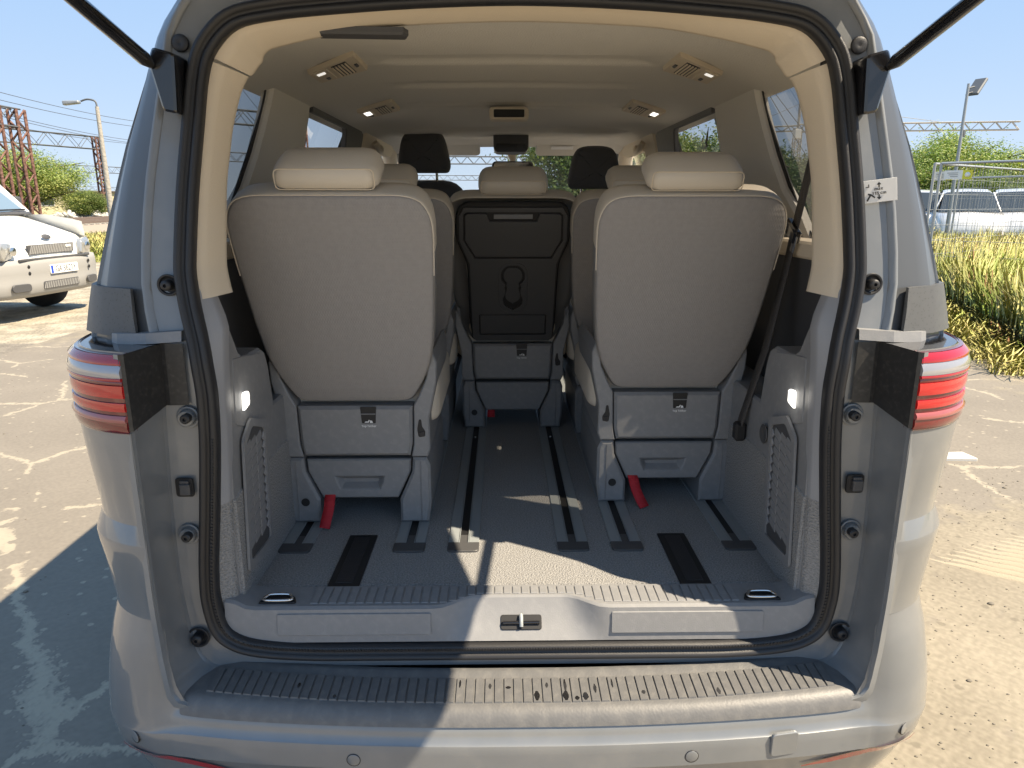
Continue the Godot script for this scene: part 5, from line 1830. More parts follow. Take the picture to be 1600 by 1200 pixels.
	mat("sand_ridge", lin(0.36, 0.31, 0.225), 0.95, {"bump": bump(grit, 3.0), "tile": 3.0})
	var rg := part(self, "tyre_ridges", st, "sand_ridge")
	tag(rg, "low sand ridges pressed by tyres beside the van", "tyre tracks", "", "stuff")
	st = new_st(false)
	prism(st, rounded(PackedVector2Array([P(-0.09, -0.05), P(0.1, -0.06), P(0.08, 0.06), P(-0.1, 0.05)]), 0.01), 0.02, 0.004, Transform3D(Basis(Vector3.RIGHT, -PI * 0.5), V(2.62, 0.018, -2.55)))
	var sl := part(self, "concrete_slab", st, "slab")
	tag(sl, "small flat pale slab lying on the asphalt right of the van", "slab")

# ---------- trees, grass ----------
func crown_mesh(seed_: int, size: Vector3, clumps: int, leaves: int, leaf: float, tone: Color, drape := 0.0) -> ArrayMesh:
	var r := RandomNumberGenerator.new()
	r.seed = seed_
	var vs := PackedVector3Array()
	var ns := PackedVector3Array()
	var cs := PackedColorArray()
	for c in clumps:
		var dir := V(r.randfn(), r.randfn() * 0.9 + 0.1, r.randfn()).normalized()
		var rad := pow(r.randf(), 0.45)
		var cen := V(dir.x * size.x, dir.y * size.y, dir.z * size.z) * rad * 0.8
		var cr := r.randf_range(0.16, 0.3) * size.x
		var shade := r.randf_range(0.7, 1.25)
		var warm := r.randf_range(-0.12, 0.2)
		for k in leaves:
			var d := V(r.randfn(), r.randfn() * 0.75, r.randfn())
			var pos := cen + d * cr * 0.55 + V(0, -drape * absf(r.randfn()) * cr, 0)
			var nrm := (d.normalized() + V(r.randfn(), r.randfn() + 0.4, r.randfn()) * 0.7).normalized()
			var u := nrm.cross(V(r.randfn(), r.randfn(), r.randfn())).normalized()
			var w := nrm.cross(u)
			var s := leaf * r.randf_range(0.6, 1.3)
			var q := [pos - u * s, pos + w * s * 0.45, pos + u * s, pos - w * s * 0.45]
			var v := shade * r.randf_range(0.75, 1.25)
			var col := Color(tone.r * v * (1.0 + warm), tone.g * v, tone.b * v * (1.0 - warm * 0.5))
			for i in [0, 1, 2, 0, 2, 3]:
				vs.append(q[i]); ns.append(nrm); cs.append(col)
	var arr := []
	arr.resize(Mesh.ARRAY_MAX)
	arr[Mesh.ARRAY_VERTEX] = vs
	arr[Mesh.ARRAY_NORMAL] = ns
	arr[Mesh.ARRAY_COLOR] = cs
	var m := ArrayMesh.new()
	m.add_surface_from_arrays(Mesh.PRIMITIVE_TRIANGLES, arr)
	return m
func tree(called: String, label: String, category: String, at: Vector3, h: float, w: float, crown: Mesh, group: String, trunk_r := 0.18, low := 0.55) -> void:
	var t := thing(called, label, category, at, rng.randf() * TAU, group)
	var st := new_st()
	tube(st, [V(0, -0.1, 0), V(0.05, h * 0.2, 0), V(0.12, h * 0.45, 0.05), V(0.05, h * 0.8, 0.1)], [trunk_r, trunk_r * 0.8, trunk_r * 0.55, trunk_r * 0.15], 8)
	for k in 9:
		var a := TAU * k / 9.0 + 0.4
		var y0 := h * (0.22 + 0.05 * k)
		tube(st, [V(0.06, y0, 0.02), V(cos(a) * w * 0.22, y0 + h * 0.12, sin(a) * w * 0.22), V(cos(a) * w * 0.42, y0 + h * 0.2, sin(a) * w * 0.42)], [trunk_r * 0.4, trunk_r * 0.25, trunk_r * 0.06], 5)
	part(t, "trunk", st, "bark")
	var c := inst(t, "crown", crown, "leaf")
	c.position = V(0, h * low, 0)
	c.scale = V(w * 0.5, h * (1.0 - low), w * 0.5)
func tuft_mesh(seed_: int, seeds: bool) -> ArrayMesh:
	var r := RandomNumberGenerator.new()
	r.seed = seed_
	var vs := PackedVector3Array()
	var ns := PackedVector3Array()
	for b in 9:
		var a := r.randf() * TAU
		var lean_ := r.randf_range(0.05, 0.45)
		var h := r.randf_range(0.5, 1.0)
		var base := V(r.randf_range(-0.08, 0.08), 0, r.randf_range(-0.08, 0.08))
		var d := V(cos(a), 0, sin(a))
		var side := V(-sin(a), 0, cos(a)) * 0.0062
		var last := base
		var pts := []
		for k in 4:
			var t := k / 3.0
			pts.append(base + V(0, h * t * (1.0 - 0.2 * lean_ * t), 0) + d * lean_ * h * t * t)
		for k in 3:
			var w0 := 1.0 - k * 0.3
			var w1 := 1.0 - (k + 1) * 0.32
			if seeds and k == 2:
				w0 = 1.3
				w1 = 0.4
			var q := [pts[k] - side * w0, pts[k] + side * w0, pts[k + 1] + side * w1, pts[k + 1] - side * w1]
			for i in [0, 1, 2, 0, 2, 3]:
				vs.append(q[i]); ns.append((V(0, 0.6, 0) + d * 0.6).normalized())
	var arr := []
	arr.resize(Mesh.ARRAY_MAX)
	arr[Mesh.ARRAY_VERTEX] = vs
	arr[Mesh.ARRAY_NORMAL] = ns
	var m := ArrayMesh.new()
	m.add_surface_from_arrays(Mesh.PRIMITIVE_TRIANGLES, arr)
	return m
func grass_field(called: String, label: String, poly: PackedVector2Array, count: int, h0: float, h1: float, seed_: int) -> void:
	var r := RandomNumberGenerator.new()
	r.seed = seed_
	var lo := P(1e9, 1e9)
	var hi := P(-1e9, -1e9)
	for q in poly:
		lo = P(minf(lo.x, q.x), minf(lo.y, q.y))
		hi = P(maxf(hi.x, q.x), maxf(hi.y, q.y))
	var mm := MultiMesh.new()
	mm.transform_format = MultiMesh.TRANSFORM_3D
	mm.use_colors = true
	mm.mesh = tuft_mesh(seed_, true)
	mm.instance_count = count
	var clump := FastNoiseLite.new()
	clump.seed = seed_
	clump.frequency = 0.35
	for i in count:
		var q := P(0, 0)
		while true:
			q = P(r.randf_range(lo.x, hi.x), r.randf_range(lo.y, hi.y))
			if Geometry2D.is_point_in_polygon(q, poly): break
		var n := clump.get_noise_2d(q.x, q.y)
		var h := lerpf(h0, h1, clampf(0.5 + n * 0.9 + r.randf_range(-0.3, 0.3), 0.0, 1.0))
		mm.set_instance_transform(i, Transform3D(Basis(Vector3.UP, r.randf() * TAU).scaled(V(1.0 + h * 0.4, h, 1.0 + h * 0.4)), V(q.x, 0, q.y)))
		var dry := clampf(0.36 + n * 1.1 + r.randf_range(-0.35, 0.35), 0.0, 1.0)
		var g := Color(0.28, 0.38, 0.085).lerp(Color(0.64, 0.58, 0.26), dry)
		if r.randf() < 0.05: g = Color(0.3, 0.17, 0.09)
		var v := r.randf_range(0.75, 1.2)
		mm.set_instance_color(i, Color(g.r * v, g.g * v, g.b * v))
	var o := MultiMeshInstance3D.new()
	o.multimesh = mm
	o.material_override = mats["grass"]
	place(o, self, called)
	tag(o, label, "grass", "", "stuff")

# ---------- steelwork ----------
func bar(st: SurfaceTool, a: Vector3, b: Vector3, w: float) -> void:
	tube(st, [a, b], w, 4, false, false)
func lattice(st: SurfaceTool, a: Vector3, b: Vector3, sx: Vector3, sy: Vector3, n: int, r: float) -> void:
	for u in [-1.0, 1.0]:
		for v in [-1.0, 1.0]: bar(st, a + sx * u + sy * v, b + sx * u + sy * v, r)
	for k in n:
		var p := a.lerp(b, float(k) / n)
		var q := a.lerp(b, float(k + 1) / n)
		for u in [-1.0, 1.0]:
			var f := 1.0 if k % 2 == 0 else -1.0
			bar(st, p + sx * u - sy * f, q + sx * u + sy * f, r * 0.6)
			bar(st, p - sx * f + sy * u, q + sx * f + sy * u, r * 0.6)
func gantry(label: String, a: Vector3, b: Vector3, h: float, depth: float, post_w: float, posts := [true, true]) -> void:
	var t := thing("railway_gantry", label, "gantry", V(a.x, 0, a.z), 0.0, "overhead line gantries over the railway")
	b = V(b.x - a.x, 0, b.z - a.z)
	var along := b.normalized()
	var across := along.cross(Vector3.UP)
	for k in 2:
		if not posts[k]: continue
		var p := Vector3.ZERO if k == 0 else b
		var st := new_st()
		lattice(st, p, p + V(0, h, 0), along * post_w, across * post_w * 0.7, 11, post_w * 0.28)
		part(t, "lattice_post", st, "rust_steel", "rusty lattice post")
	var s2 := new_st()
	var c := V(0, h - depth * 0.5, 0)
	lattice(s2, c, c + b, V(0, depth * 0.5, 0), across * 0.3, int(b.length() / (depth * 0.9)), 0.055)
	part(t, "lattice_beam", s2, "grey_steel")
func lamp_post_left(at: Vector3, h: float) -> void:
	var t := thing("street_lamp", "slim pale street lamp with a curved arm beside the railway gantries", "street lamp", at)
	var st := new_st()
	tube(st, [V(0, 0, 0), V(0, h, 0)], [0.13, 0.07], 10)
	part(t, "pole", st, "concrete")
	st = new_st()
	tube(st, curve_pts([V(0, h - 0.05, 0), V(-0.05, h + 0.2, 0), V(-0.35, h + 0.27, 0), V(-0.6, h + 0.2, 0)], 4), 0.035, 8)
	part(t, "arm", st, "grey_steel")
	st = new_st()
	pad(st, rounded(PackedVector2Array([P(-0.55, -0.08), P(0.1, -0.06), P(0.1, 0.06), P(-0.55, 0.1)]), 0.05), arc_rings(0.05, 0.22, 0.05), Transform3D(Basis(Vector3.BACK, 0.08), V(-0.75, h + 0.16, 0.11)))
	part(t, "lamp_head", st, "galvanised")
func lamp_post_right(at: Vector3, h: float) -> void:
	var t := thing("street_lamp", "tall thin lamp post with a tilted floodlight behind the mesh fence", "street lamp", at, 0.5)
	var st := new_st()
	tube(st, [V(0, 0, 0), V(0, h, 0)], [0.06, 0.035], 10)
	part(t, "pole", st, "galvanised")
	st = new_st(false)
	box(st, V(0.06, h * 0.72, 0), V(0.12, 0.2, 0.12), 0.02)
	part(t, "junction_box", st, "grey_steel")
	st = new_st()
	tube(st, [V(0, h - 0.12, 0), V(0.3, h - 0.06, 0)], 0.025, 6)
	tube(st, [V(0, h - 0.25, 0), V(0.3, h - 0.2, 0)], 0.02, 6)
	part(t, "arm", st, "grey_steel")
	st = new_st(false)
	box(st, V(0.42, h - 0.06, 0), V(0.62, 0.09, 0.36), 0.03, Basis(Vector3.BACK, 0.85))
	part(t, "lamp_head", st, "grey_steel")
func wire(label: String, a: Vector3, b: Vector3, sag: float, r := 0.018) -> void:
	var o := thing("overhead_wire", label, "wire", V(a.x, a.y, a.z), 0.0, "overhead wires across the sky")
	var pts := []
	for k in 13:
		var t := k / 12.0
		pts.append((b - a) * t + V(0, -sag * 4.0 * t * (1.0 - t), 0))
	var st := new_st()
	tube(st, pts, r, 5, false, false)
	part(o, "cable", st, "wire")
# ---------- vehicles, fence, buildings ----------
func white_van(at: Vector3, turn: float) -> void:
	# front at local z = 0 looking along +z
	var t := thing("white_van", "old white delivery van with grey bumper and a dark mesh grille", "van", at, turn)
	var st := new_st()
	var rows := []
	# bonnet and wing surface
	for q in [[0.62, 0.0, 0.9], [0.84, 0.0, 0.92], [0.98, -0.05, 0.9], [1.06, -0.14, 0.88], [1.16, -0.42, 0.86], [1.26, -0.72, 0.84], [1.33, -0.95, 0.83]]:
		var row := PackedVector3Array()
		for i in range(-8, 9):
			var x := i / 8.0
			var bend := 0.13 * pow(absf(x), 3.0)
			row.append(V(x * q[2], q[0] - 0.05 * pow(absf(x), 4.0) - 0.012 * cos(x * PI) * (1.0 if q[0] > 1.0 else 0.0), q[1] - bend))
		rows.append(row)
	grid(st, rows)
	part(t, "bonnet", st, "van_white")
	for s in [-1.0, 1.0]:
		st = new_st()
		var g := []
		for q in [[0.35, 0.93], [0.6, 0.965], [0.8, 0.975], [1.0, 0.965], [1.1, 0.93], [1.3, 0.9]]:
			var row := []
			for z in [-0.13, -0.3, -0.7, -1.2, -2.0, -3.5, -5.2]: row.append(V(q[1] - (0.05 if z > -0.2 else 0.0), q[0] if z < -0.6 or q[0] < 1.05 else q[0] - 0.1 * (z + 0.6) / 0.5 * -1.0 * -1.0, z))
			g.append(side_flip(s, row))
		grid(st, g)
		g = []
		for q in [[1.3, 0.9], [1.7, 0.9], [2.1, 0.86], [2.28, 0.76]]:
			var row := []
			for z in [-2.0, -3.0, -5.2]: row.append(V(q[1], q[0], z))
			g.append(side_flip(s, row))
		grid(st, g)
		part(t, "body_side", st, "van_white")
		st = new_st()
		quad(st, V(s * 0.9, 1.3, -1.1), V(s * 0.9, 1.3, -2.0), V(s * 0.86, 1.95, -2.0), V(s * 0.85, 1.9, -1.7))
		part(t, "door_window", st, "screen_glass")
		st = new_st()
		tube(st, [V(s * 0.87, 1.31, -0.95), V(s * 0.84, 1.7, -1.33), V(s * 0.8, 2.06, -1.72)], 0.05, 8)
		part(t, "screen_pillar", st, "van_white")
		# headlamp
		st = new_st()
		pad(st, rounded(PackedVector2Array([P(-0.2, -0.1), P(0.16, -0.11), P(0.2, 0.06), P(0.1, 0.115), P(-0.14, 0.09)]), 0.05), arc_rings(0.02, 0.07, 0.01), Transform3D(Basis(Vector3.UP, s * 0.32).scaled(V(s, 1, 1)), V(s * 0.71, 0.88, -0.02)), 0.01)
		var lamp := part(t, "headlamp", st, "lamp_glass")
		st = new_st()
		lathe(st, [[0.0, 0.004], [0.05, 0.002], [0.055, 0.0]], 18, Transform3D(Basis(Vector3.RIGHT, PI * 0.5), V(s * 0.68, 0.88, 0.026)))
		part(lamp, "reflector", st, "chrome")
		# fog lamp hollow
		st = new_st(false)
		prism(st, rounded(rect(-0.13, -0.05, 0.13, 0.05), 0.05), 0.02, 0.006, Transform3D(Basis(Vector3.UP, s * 0.2), V(s * 0.66, 0.43, 0.055)))
		part(t, "fog_recess", st, "dark_plastic")
		st = new_st()
		pad(st, rounded(rect(-0.1, -0.13, 0.1, 0.13), 0.04), arc_rings(0.03, 0.12, 0.04), Transform3D(Basis(), V(s * 1.1, 1.42, -1.25)))
		part(t, "door_mirror", st, "dark_plastic")
		for z in [-0.85, -3.9]:
			var ws := new_st()
			var xf := Transform3D(Basis(Vector3.BACK, -PI * 0.5 * s), V(s * 0.72, 0.33, z))
			lathe(ws, [[0.18, 0.0], [0.3, 0.0], [0.33, 0.03], [0.33, 0.2], [0.3, 0.225], [0.2, 0.22]], 28, xf)
			var wh := part(t, "wheel", ws, "tyre")
			ws = new_st()
			lathe(ws, [[0.2, 0.22], [0.17, 0.17], [0.06, 0.18], [0.0, 0.19]], 28, xf)
			part(wh, "rim", ws, "rim")
	# windscreen, roof, rear
	st = new_st()
	rows = []
	for k in 6:
		var u := k / 5.0
		var row := PackedVector3Array()
		for x in [-1.0, -0.5, 0.0, 0.5, 1.0]: row.append(V(x * lerpf(0.86, 0.78, u), lerpf(1.33, 2.08, u), lerpf(-0.93, -1.72, u) + 0.07 * (1.0 - x * x)))
		rows.append(row)
	grid(st, rows)
	part(t, "windscreen", st, "screen_glass")
	st = new_st(false)
	box(st, V(0, 1.335, -0.9), V(1.62, 0.02, 0.16), 0.008, Basis(Vector3.RIGHT, 0.35))
	part(t, "wiper_cowl", st, "dark_plastic")
	st = new_st()
	for s in [-1.0, 1.0]: tube(st, [V(s * 0.5 - 0.3, 1.36, -0.86), V(s * 0.5 + 0.25, 1.37, -0.88)], 0.012, 6)
	part(t, "wiper", st, "black")
	st = new_st()
	grid(st, [PackedVector3Array([V(-0.8, 2.07, -1.72), V(0, 2.11, -1.66), V(0.8, 2.07, -1.72)]), PackedVector3Array([V(-0.78, 2.26, -2.2), V(0, 2.34, -2.2), V(0.78, 2.26, -2.2)]), PackedVector3Array([V(-0.77, 2.28, -5.2), V(0, 2.36, -5.2), V(0.77, 2.28, -5.2)])])
	for s in [-1.0, 1.0]: tri(st, V(s * 0.8, 2.07, -1.72), V(s * 0.78, 2.28, -2.2), V(s * 0.86, 2.0, -2.0))
	part(t, "roof", st, "van_white")
	st = new_st(false)
	quad(st, V(-0.95, 0.4, -5.2), V(0.95, 0.4, -5.2), V(0.77, 2.28, -5.2), V(-0.77, 2.28, -5.2))
	part(t, "rear_door", st, "van_white")
	# grille with slanting bars
	st = new_st(false)
	prism(st, rounded(PackedVector2Array([P(-0.4, -0.06), P(0.4, -0.06), P(0.43, 0.06), P(-0.43, 0.06)]), 0.02), 0.02, 0.004, Transform3D(Basis(), V(0, 0.88, 0.012)))
	var grille := part(t, "grille", st, "dark_plastic")
	for k in 26:
		st = new_st(false)
		box(st, V(-0.38 + 0.0304 * k, 0.88, 0.016), V(0.008, 0.118, 0.008), 0.0, Basis(Vector3.BACK, -0.45))
		part(grille, "grille_bar", st, "bumper_grey")
	st = new_st(false)
	prism(st, rounded(rect(-0.05, -0.015, 0.05, 0.015), 0.004), 0.006, 0.002, Transform3D(Basis(), V(0.3, 0.9, 0.024)))
	part(grille, "grille_badge", st, "van_white")
	st = new_st()
	lathe(st, [[0.0, 0.012], [0.5, 0.01], [0.9, 0.005], [1.0, 0.0]], 28, Transform3D(Basis(Vector3.RIGHT, PI * 0.5 - 0.5).scaled(V(1, 1, 1)) * Basis.from_scale(V(0.085, 1.0, 0.037)), V(0, 1.03, -0.045)))
	part(t, "bonnet_badge", st, "dark_plastic", "oval dark badge")
	# bumper
	st = new_st()
	rows = []
	for q in [[0.78, -0.06], [0.76, 0.045], [0.7, 0.06], [0.6, 0.062], [0.52, 0.05], [0.48, 0.06], [0.36, 0.045], [0.3, 0.0], [0.29, -0.1]]:
		var row := PackedVector3Array()
		for i in range(-8, 9):
			var x := i / 8.0
			row.append(V(x * 0.985, q[0], q[1] - 0.16 * pow(absf(x), 4.0)))
		rows.append(row)
	grid(st, rows)
	var bm := part(t, "front_bumper", st, "bumper_grey")
	st = new_st(false)
	prism(st, rounded(rect(-0.3, -0.05, 0.36, 0.05), 0.02), 0.01, 0.003, Transform3D(Basis(), V(0, 0.43, 0.062)))
	part(bm, "lower_grille", st, "dark_plastic")
	for k in 20:
		st = new_st(false)
		box(st, V(-0.28 + 0.0325 * k, 0.43, 0.064), V(0.008, 0.09, 0.006), 0.0, Basis(Vector3.BACK, -0.45))
		part(bm, "grille_bar", st, "bumper_grey")
	for q in [[-0.5, 0.6], [-0.5, 0.68], [0.62, 0.6], [0.62, 0.68]]:
		st = new_st()
		lathe(st, [[0.024, 0.0], [0.02, 0.004], [0.0, 0.002]], 14, Transform3D(Basis(Vector3.RIGHT, PI * 0.5), V(q[0], q[1], 0.05)))
		part(bm, "bumper_hole", st, "black")
	st = new_st(false)
	box(st, V(0.02, 0.765, 0.035), V(1.3, 0.03, 0.03), 0.008)
	part(bm, "bumper_gap", st, "dark_plastic")
	# number plate
	st = new_st(false)
	prism(st, rounded(rect(-0.26, -0.057, 0.26, 0.057), 0.012), 0.012, 0.003, Transform3D(Basis(), V(0.1, 0.62, 0.075)))
	var plate := part(t, "number_plate", st, "plate_white", "white number plate reading GA 3621Y")
	st = new_st(false)
	prism(st, rect(-0.252, -0.05, -0.212, 0.05), 0.002, 0.0, Transform3D(Basis(), V(0.1, 0.62, 0.0762)))
	part(plate, "country_strip", st, "plate_blue")
	text_on(plate, "lettering", "GA 3621Y", 0.105, Transform3D(Basis.from_scale(V(0.86, 1, 1)), V(0.122, 0.62, 0.0765)), "dark_print", false, 0.002)

func parked_car(label: String, at: Vector3, turn: float, m: String) -> void:
	# side-on estate: local x along the car
	var t := thing("parked_car", label, "car", at, turn, "cars parked beyond the mesh fence")
	t.scale = Vector3.ONE * 1.08
	var st := new_st()
	var prof := [[-2.15, 0.45, 0.8], [-2.18, 0.75, 0.84], [-2.1, 1.02, 0.86], [-1.9, 1.1, 0.86], [-1.0, 1.12, 0.88], [0.6, 1.1, 0.88], [0.95, 1.08, 0.87], [1.85, 0.98, 0.82], [2.15, 0.8, 0.76], [2.2, 0.5, 0.74]]
	var rows := []
	for q in prof:
		rows.append(PackedVector3Array([V(q[0], 0.28, -q[2]), V(q[0], (0.28 + q[1]) * 0.5, -q[2] - 0.03), V(q[0], q[1], -q[2]), V(q[0], q[1] + 0.03, 0), V(q[0], q[1], q[2]), V(q[0], (0.28 + q[1]) * 0.5, q[2] + 0.03), V(q[0], 0.28, q[2])]))
	grid(st, rows)
	for e in [0, rows.size() - 1]:
		for k in range(1, 6): tri(st, rows[e][0], rows[e][k], rows[e][k + 1])
	part(t, "body", st, m)
	st = new_st()
	rows = []
	for q in [[-2.05, 1.1, 0.78], [-1.85, 1.6, 0.66], [-1.4, 1.72, 0.64], [-0.2, 1.77, 0.64], [0.35, 1.68, 0.63], [1.05, 1.1, 0.78]]:
		rows.append(PackedVector3Array([V(q[0], q[1] - 0.04, -q[2]), V(q[0], q[1], -q[2] + 0.08), V(q[0], q[1] + 0.02, 0), V(q[0], q[1], q[2] - 0.08), V(q[0], q[1] - 0.04, q[2])]))
	grid(st, [rows[1], rows[2], rows[3], rows[4]])
	for s in [0, 4]:
		for x in [[1, 0.1], [4, 0.1]]: pass
	part(t, "roof", st, m)
	st = new_st()
	grid(st, [rows[0], rows[1]])
	part(t, "rear_window", st, "screen_glass")
	st = new_st()
	grid(st, [rows[4], rows[5]])
	part(t, "windscreen", st, "window_dark")
	for s in [-1.0, 1.0]:
		for w in [[-1.75, -0.75, 1.6, 1.68], [-0.68, 0.3, 1.7, 1.66]]:
			st = new_st(false)
			quad(st, V(w[0], 1.12, s * 0.84), V(w[1] + (0.5 if w[1] > 0.0 else 0.0), 1.12, s * 0.84), V(w[1], w[3] - 0.04, s * 0.665), V(w[0] + (0.1 if w[0] < -1.0 else 0.0), w[2] - 0.02, s * 0.665))
			part(t, "side_window", st, "window_dark")
		for x in [-1.85, -0.715, 0.72]:
			st = new_st()
			tube(st, [V(x, 1.1, s * 0.85), V(x + (0.1 if x < -1.0 else (0.0 if x < 0.0 else -0.4)), 1.66, s * 0.66)], 0.03, 6)
			part(t, "window_post", st, m)
		for x in [-1.35, 1.35]:
			st = new_st()
			lathe(st, [[0.18, 0.0], [0.3, 0.0], [0.32, 0.03], [0.32, 0.17], [0.29, 0.2], [0.2, 0.19], [0.0, 0.17]], 24, Transform3D(Basis(Vector3.RIGHT, PI * 0.5 * s), V(x, 0.32, s * 0.66)))
			part(t, "wheel", st, "tyre")
func fence_panel(label: String, a: Vector3, b: Vector3, h: float) -> void:
	var t := thing("mesh_fence", label, "fence", V(a.x, 0, a.z), 0.0, "temporary mesh fence panels")
	b = V(b.x - a.x, 0, b.z - a.z)
	for x in [Vector3.ZERO, b]:
		var st := new_st()
		tube(st, [x + V(0, 0.05, 0), x + V(0, h, 0)], 0.022, 8)
		part(t, "post", st, "galvanised")
	for y in [0.12, h - 0.012]:
		var st := new_st()
		tube(st, [V(0, y, 0), b + V(0, y, 0)], 0.02, 8)
		part(t, "rail", st, "galvanised")
	var st2 := new_st()
	var n := int(b.length() / 0.11)
	for k in range(1, n): bar(st2, b * (float(k) / n) + V(0, 0.12, 0), b * (float(k) / n) + V(0, h, 0), 0.0025)
	for k in 8: bar(st2, V(0, 0.2 + k * (h - 0.2) / 8.0, 0), b + V(0, 0.2 + k * (h - 0.2) / 8.0, 0), 0.003)
	tag(part(t, "wire_mesh", st2, "galvanised"), "", "", "", "stuff")
	var st3 := new_st(false)
	for x in [Vector3.ZERO, b]: box(st3, x + V(0, 0.06, 0), V(0.3, 0.12, 0.24), 0.02)
	part(t, "foot_block", st3, "concrete")
func fence_sign(label: String, at: Vector3, turn: float, w: float, h: float) -> void:
	var t := thing("fence_sign", label, "sign", at, turn, "small signs on the mesh fence")
	var st := new_st(false)
	box(st, V(-w * 0.17, 0, 0), V(w * 0.66, h, 0.006), 0.001)
	part(t, "sign_board", st, "sign_white")
	st = new_st(false)
	box(st, V(w * 0.33, 0, 0), V(w * 0.34, h, 0.0064), 0.001)
	var y := part(t, "sign_end", st, "sign_yellow")
	st = new_st(false)
	for k in 3: box(st, V(-w * 0.2 + 0.01 * k, h * (0.2 - 0.2 * k), 0.0038), V(w * (0.4 - 0.06 * k), h * 0.08, 0.001), 0.0)
	part(t, "lettering_line", st, "bumper_grey")
	st = new_st()
	lathe(st, [[0.0, 0.001], [h * 0.28, 0.0008], [h * 0.28, 0.0]], 14, Transform3D(Basis(Vector3.RIGHT, PI * 0.5), V(w * 0.34, 0, 0.0036)))
	part(y, "emblem", st, "leaf")
func crane(at: Vector3, h: float, jib: Vector3, back: Vector3) -> void:
	var t := thing("tower_crane", "distant tower crane with a long lattice jib above the trees", "crane", at)
	var st := new_st()
	lattice(st, V(0, 0, 0), V(0, h, 0), V(0.8, 0, 0), V(0, 0, 0.8), 20, 0.16)
	part(t, "mast", st, "crane_yellow")
	st = new_st()
	var up := V(0, 0.9, 0)
	var sd := jib.normalized().cross(Vector3.UP)
	lattice(st, V(0, h, 0), V(0, h, 0) + jib, up, sd * 0.6, 30, 0.14)
	part(t, "jib", st, "crane_yellow")
	st = new_st()
	lattice(st, V(0, h, 0), V(0, h, 0) + back, up * 0.7, sd * 0.6, 8, 0.14)
	part(t, "counter_jib", st, "crane_yellow")
	st = new_st(false)
	box(st, V(0, h, 0) + back * 0.9 - V(0, 1.5, 0), V(2.5, 3.0, 2.0), 0.1)
	part(t, "counterweight", st, "concrete")
	st = new_st(false)
	box(st, V(0, h - 1.6, 0) + sd * 1.4, V(1.6, 2.2, 1.6), 0.1)
	part(t, "cab", st, "sign_white")
	st = new_st()
	tube(st, [V(0, h, 0), V(0, h + 6.0, 0)], 0.35, 6)
	tube(st, [V(0, h + 6.0, 0), V(0, h + 0.8, 0) + jib * 0.7], 0.06, 5)
	tube(st, [V(0, h + 6.0, 0), V(0, h + 0.5, 0) + back * 0.9], 0.06, 5)
	part(t, "apex", st, "crane_yellow")
func low_building(called: String, label: String, at: Vector3, turn: float, w: float, d: float, h: float, m: String, bays: int) -> void:
	var t := thing(called, label, "building", at, turn, "")
	var st := new_st(false)
	box(st, V(0, h * 0.5, -d * 0.5), V(w, h, d), 0.02)
	part(t, "wall", st, m)
	st = new_st(false)
	box(st, V(0, h + 0.1, -d * 0.5), V(w + 0.5, 0.2, d + 0.5), 0.03)
	part(t, "roof", st, "roof_dark")
	for k in bays:
		var x := -w * 0.5 + w * (k + 0.5) / bays
		st = new_st(false)
		if k % 3 == 1:
			box(st, V(x, h * 0.4, 0.01), V(1.6, h * 0.8, 0.06), 0.01)
			part(t, "door", st, "window_dark")
		else:
			box(st, V(x, h * 0.6, 0.01), V(1.4, h * 0.35, 0.06), 0.01)
			var f := part(t, "window", st, "plaster_white")
			st = new_st(false)
			box(st, V(x, h * 0.6, 0.03), V(1.2, h * 0.28, 0.05), 0.0)
			part(f, "pane", st, "window_dark")
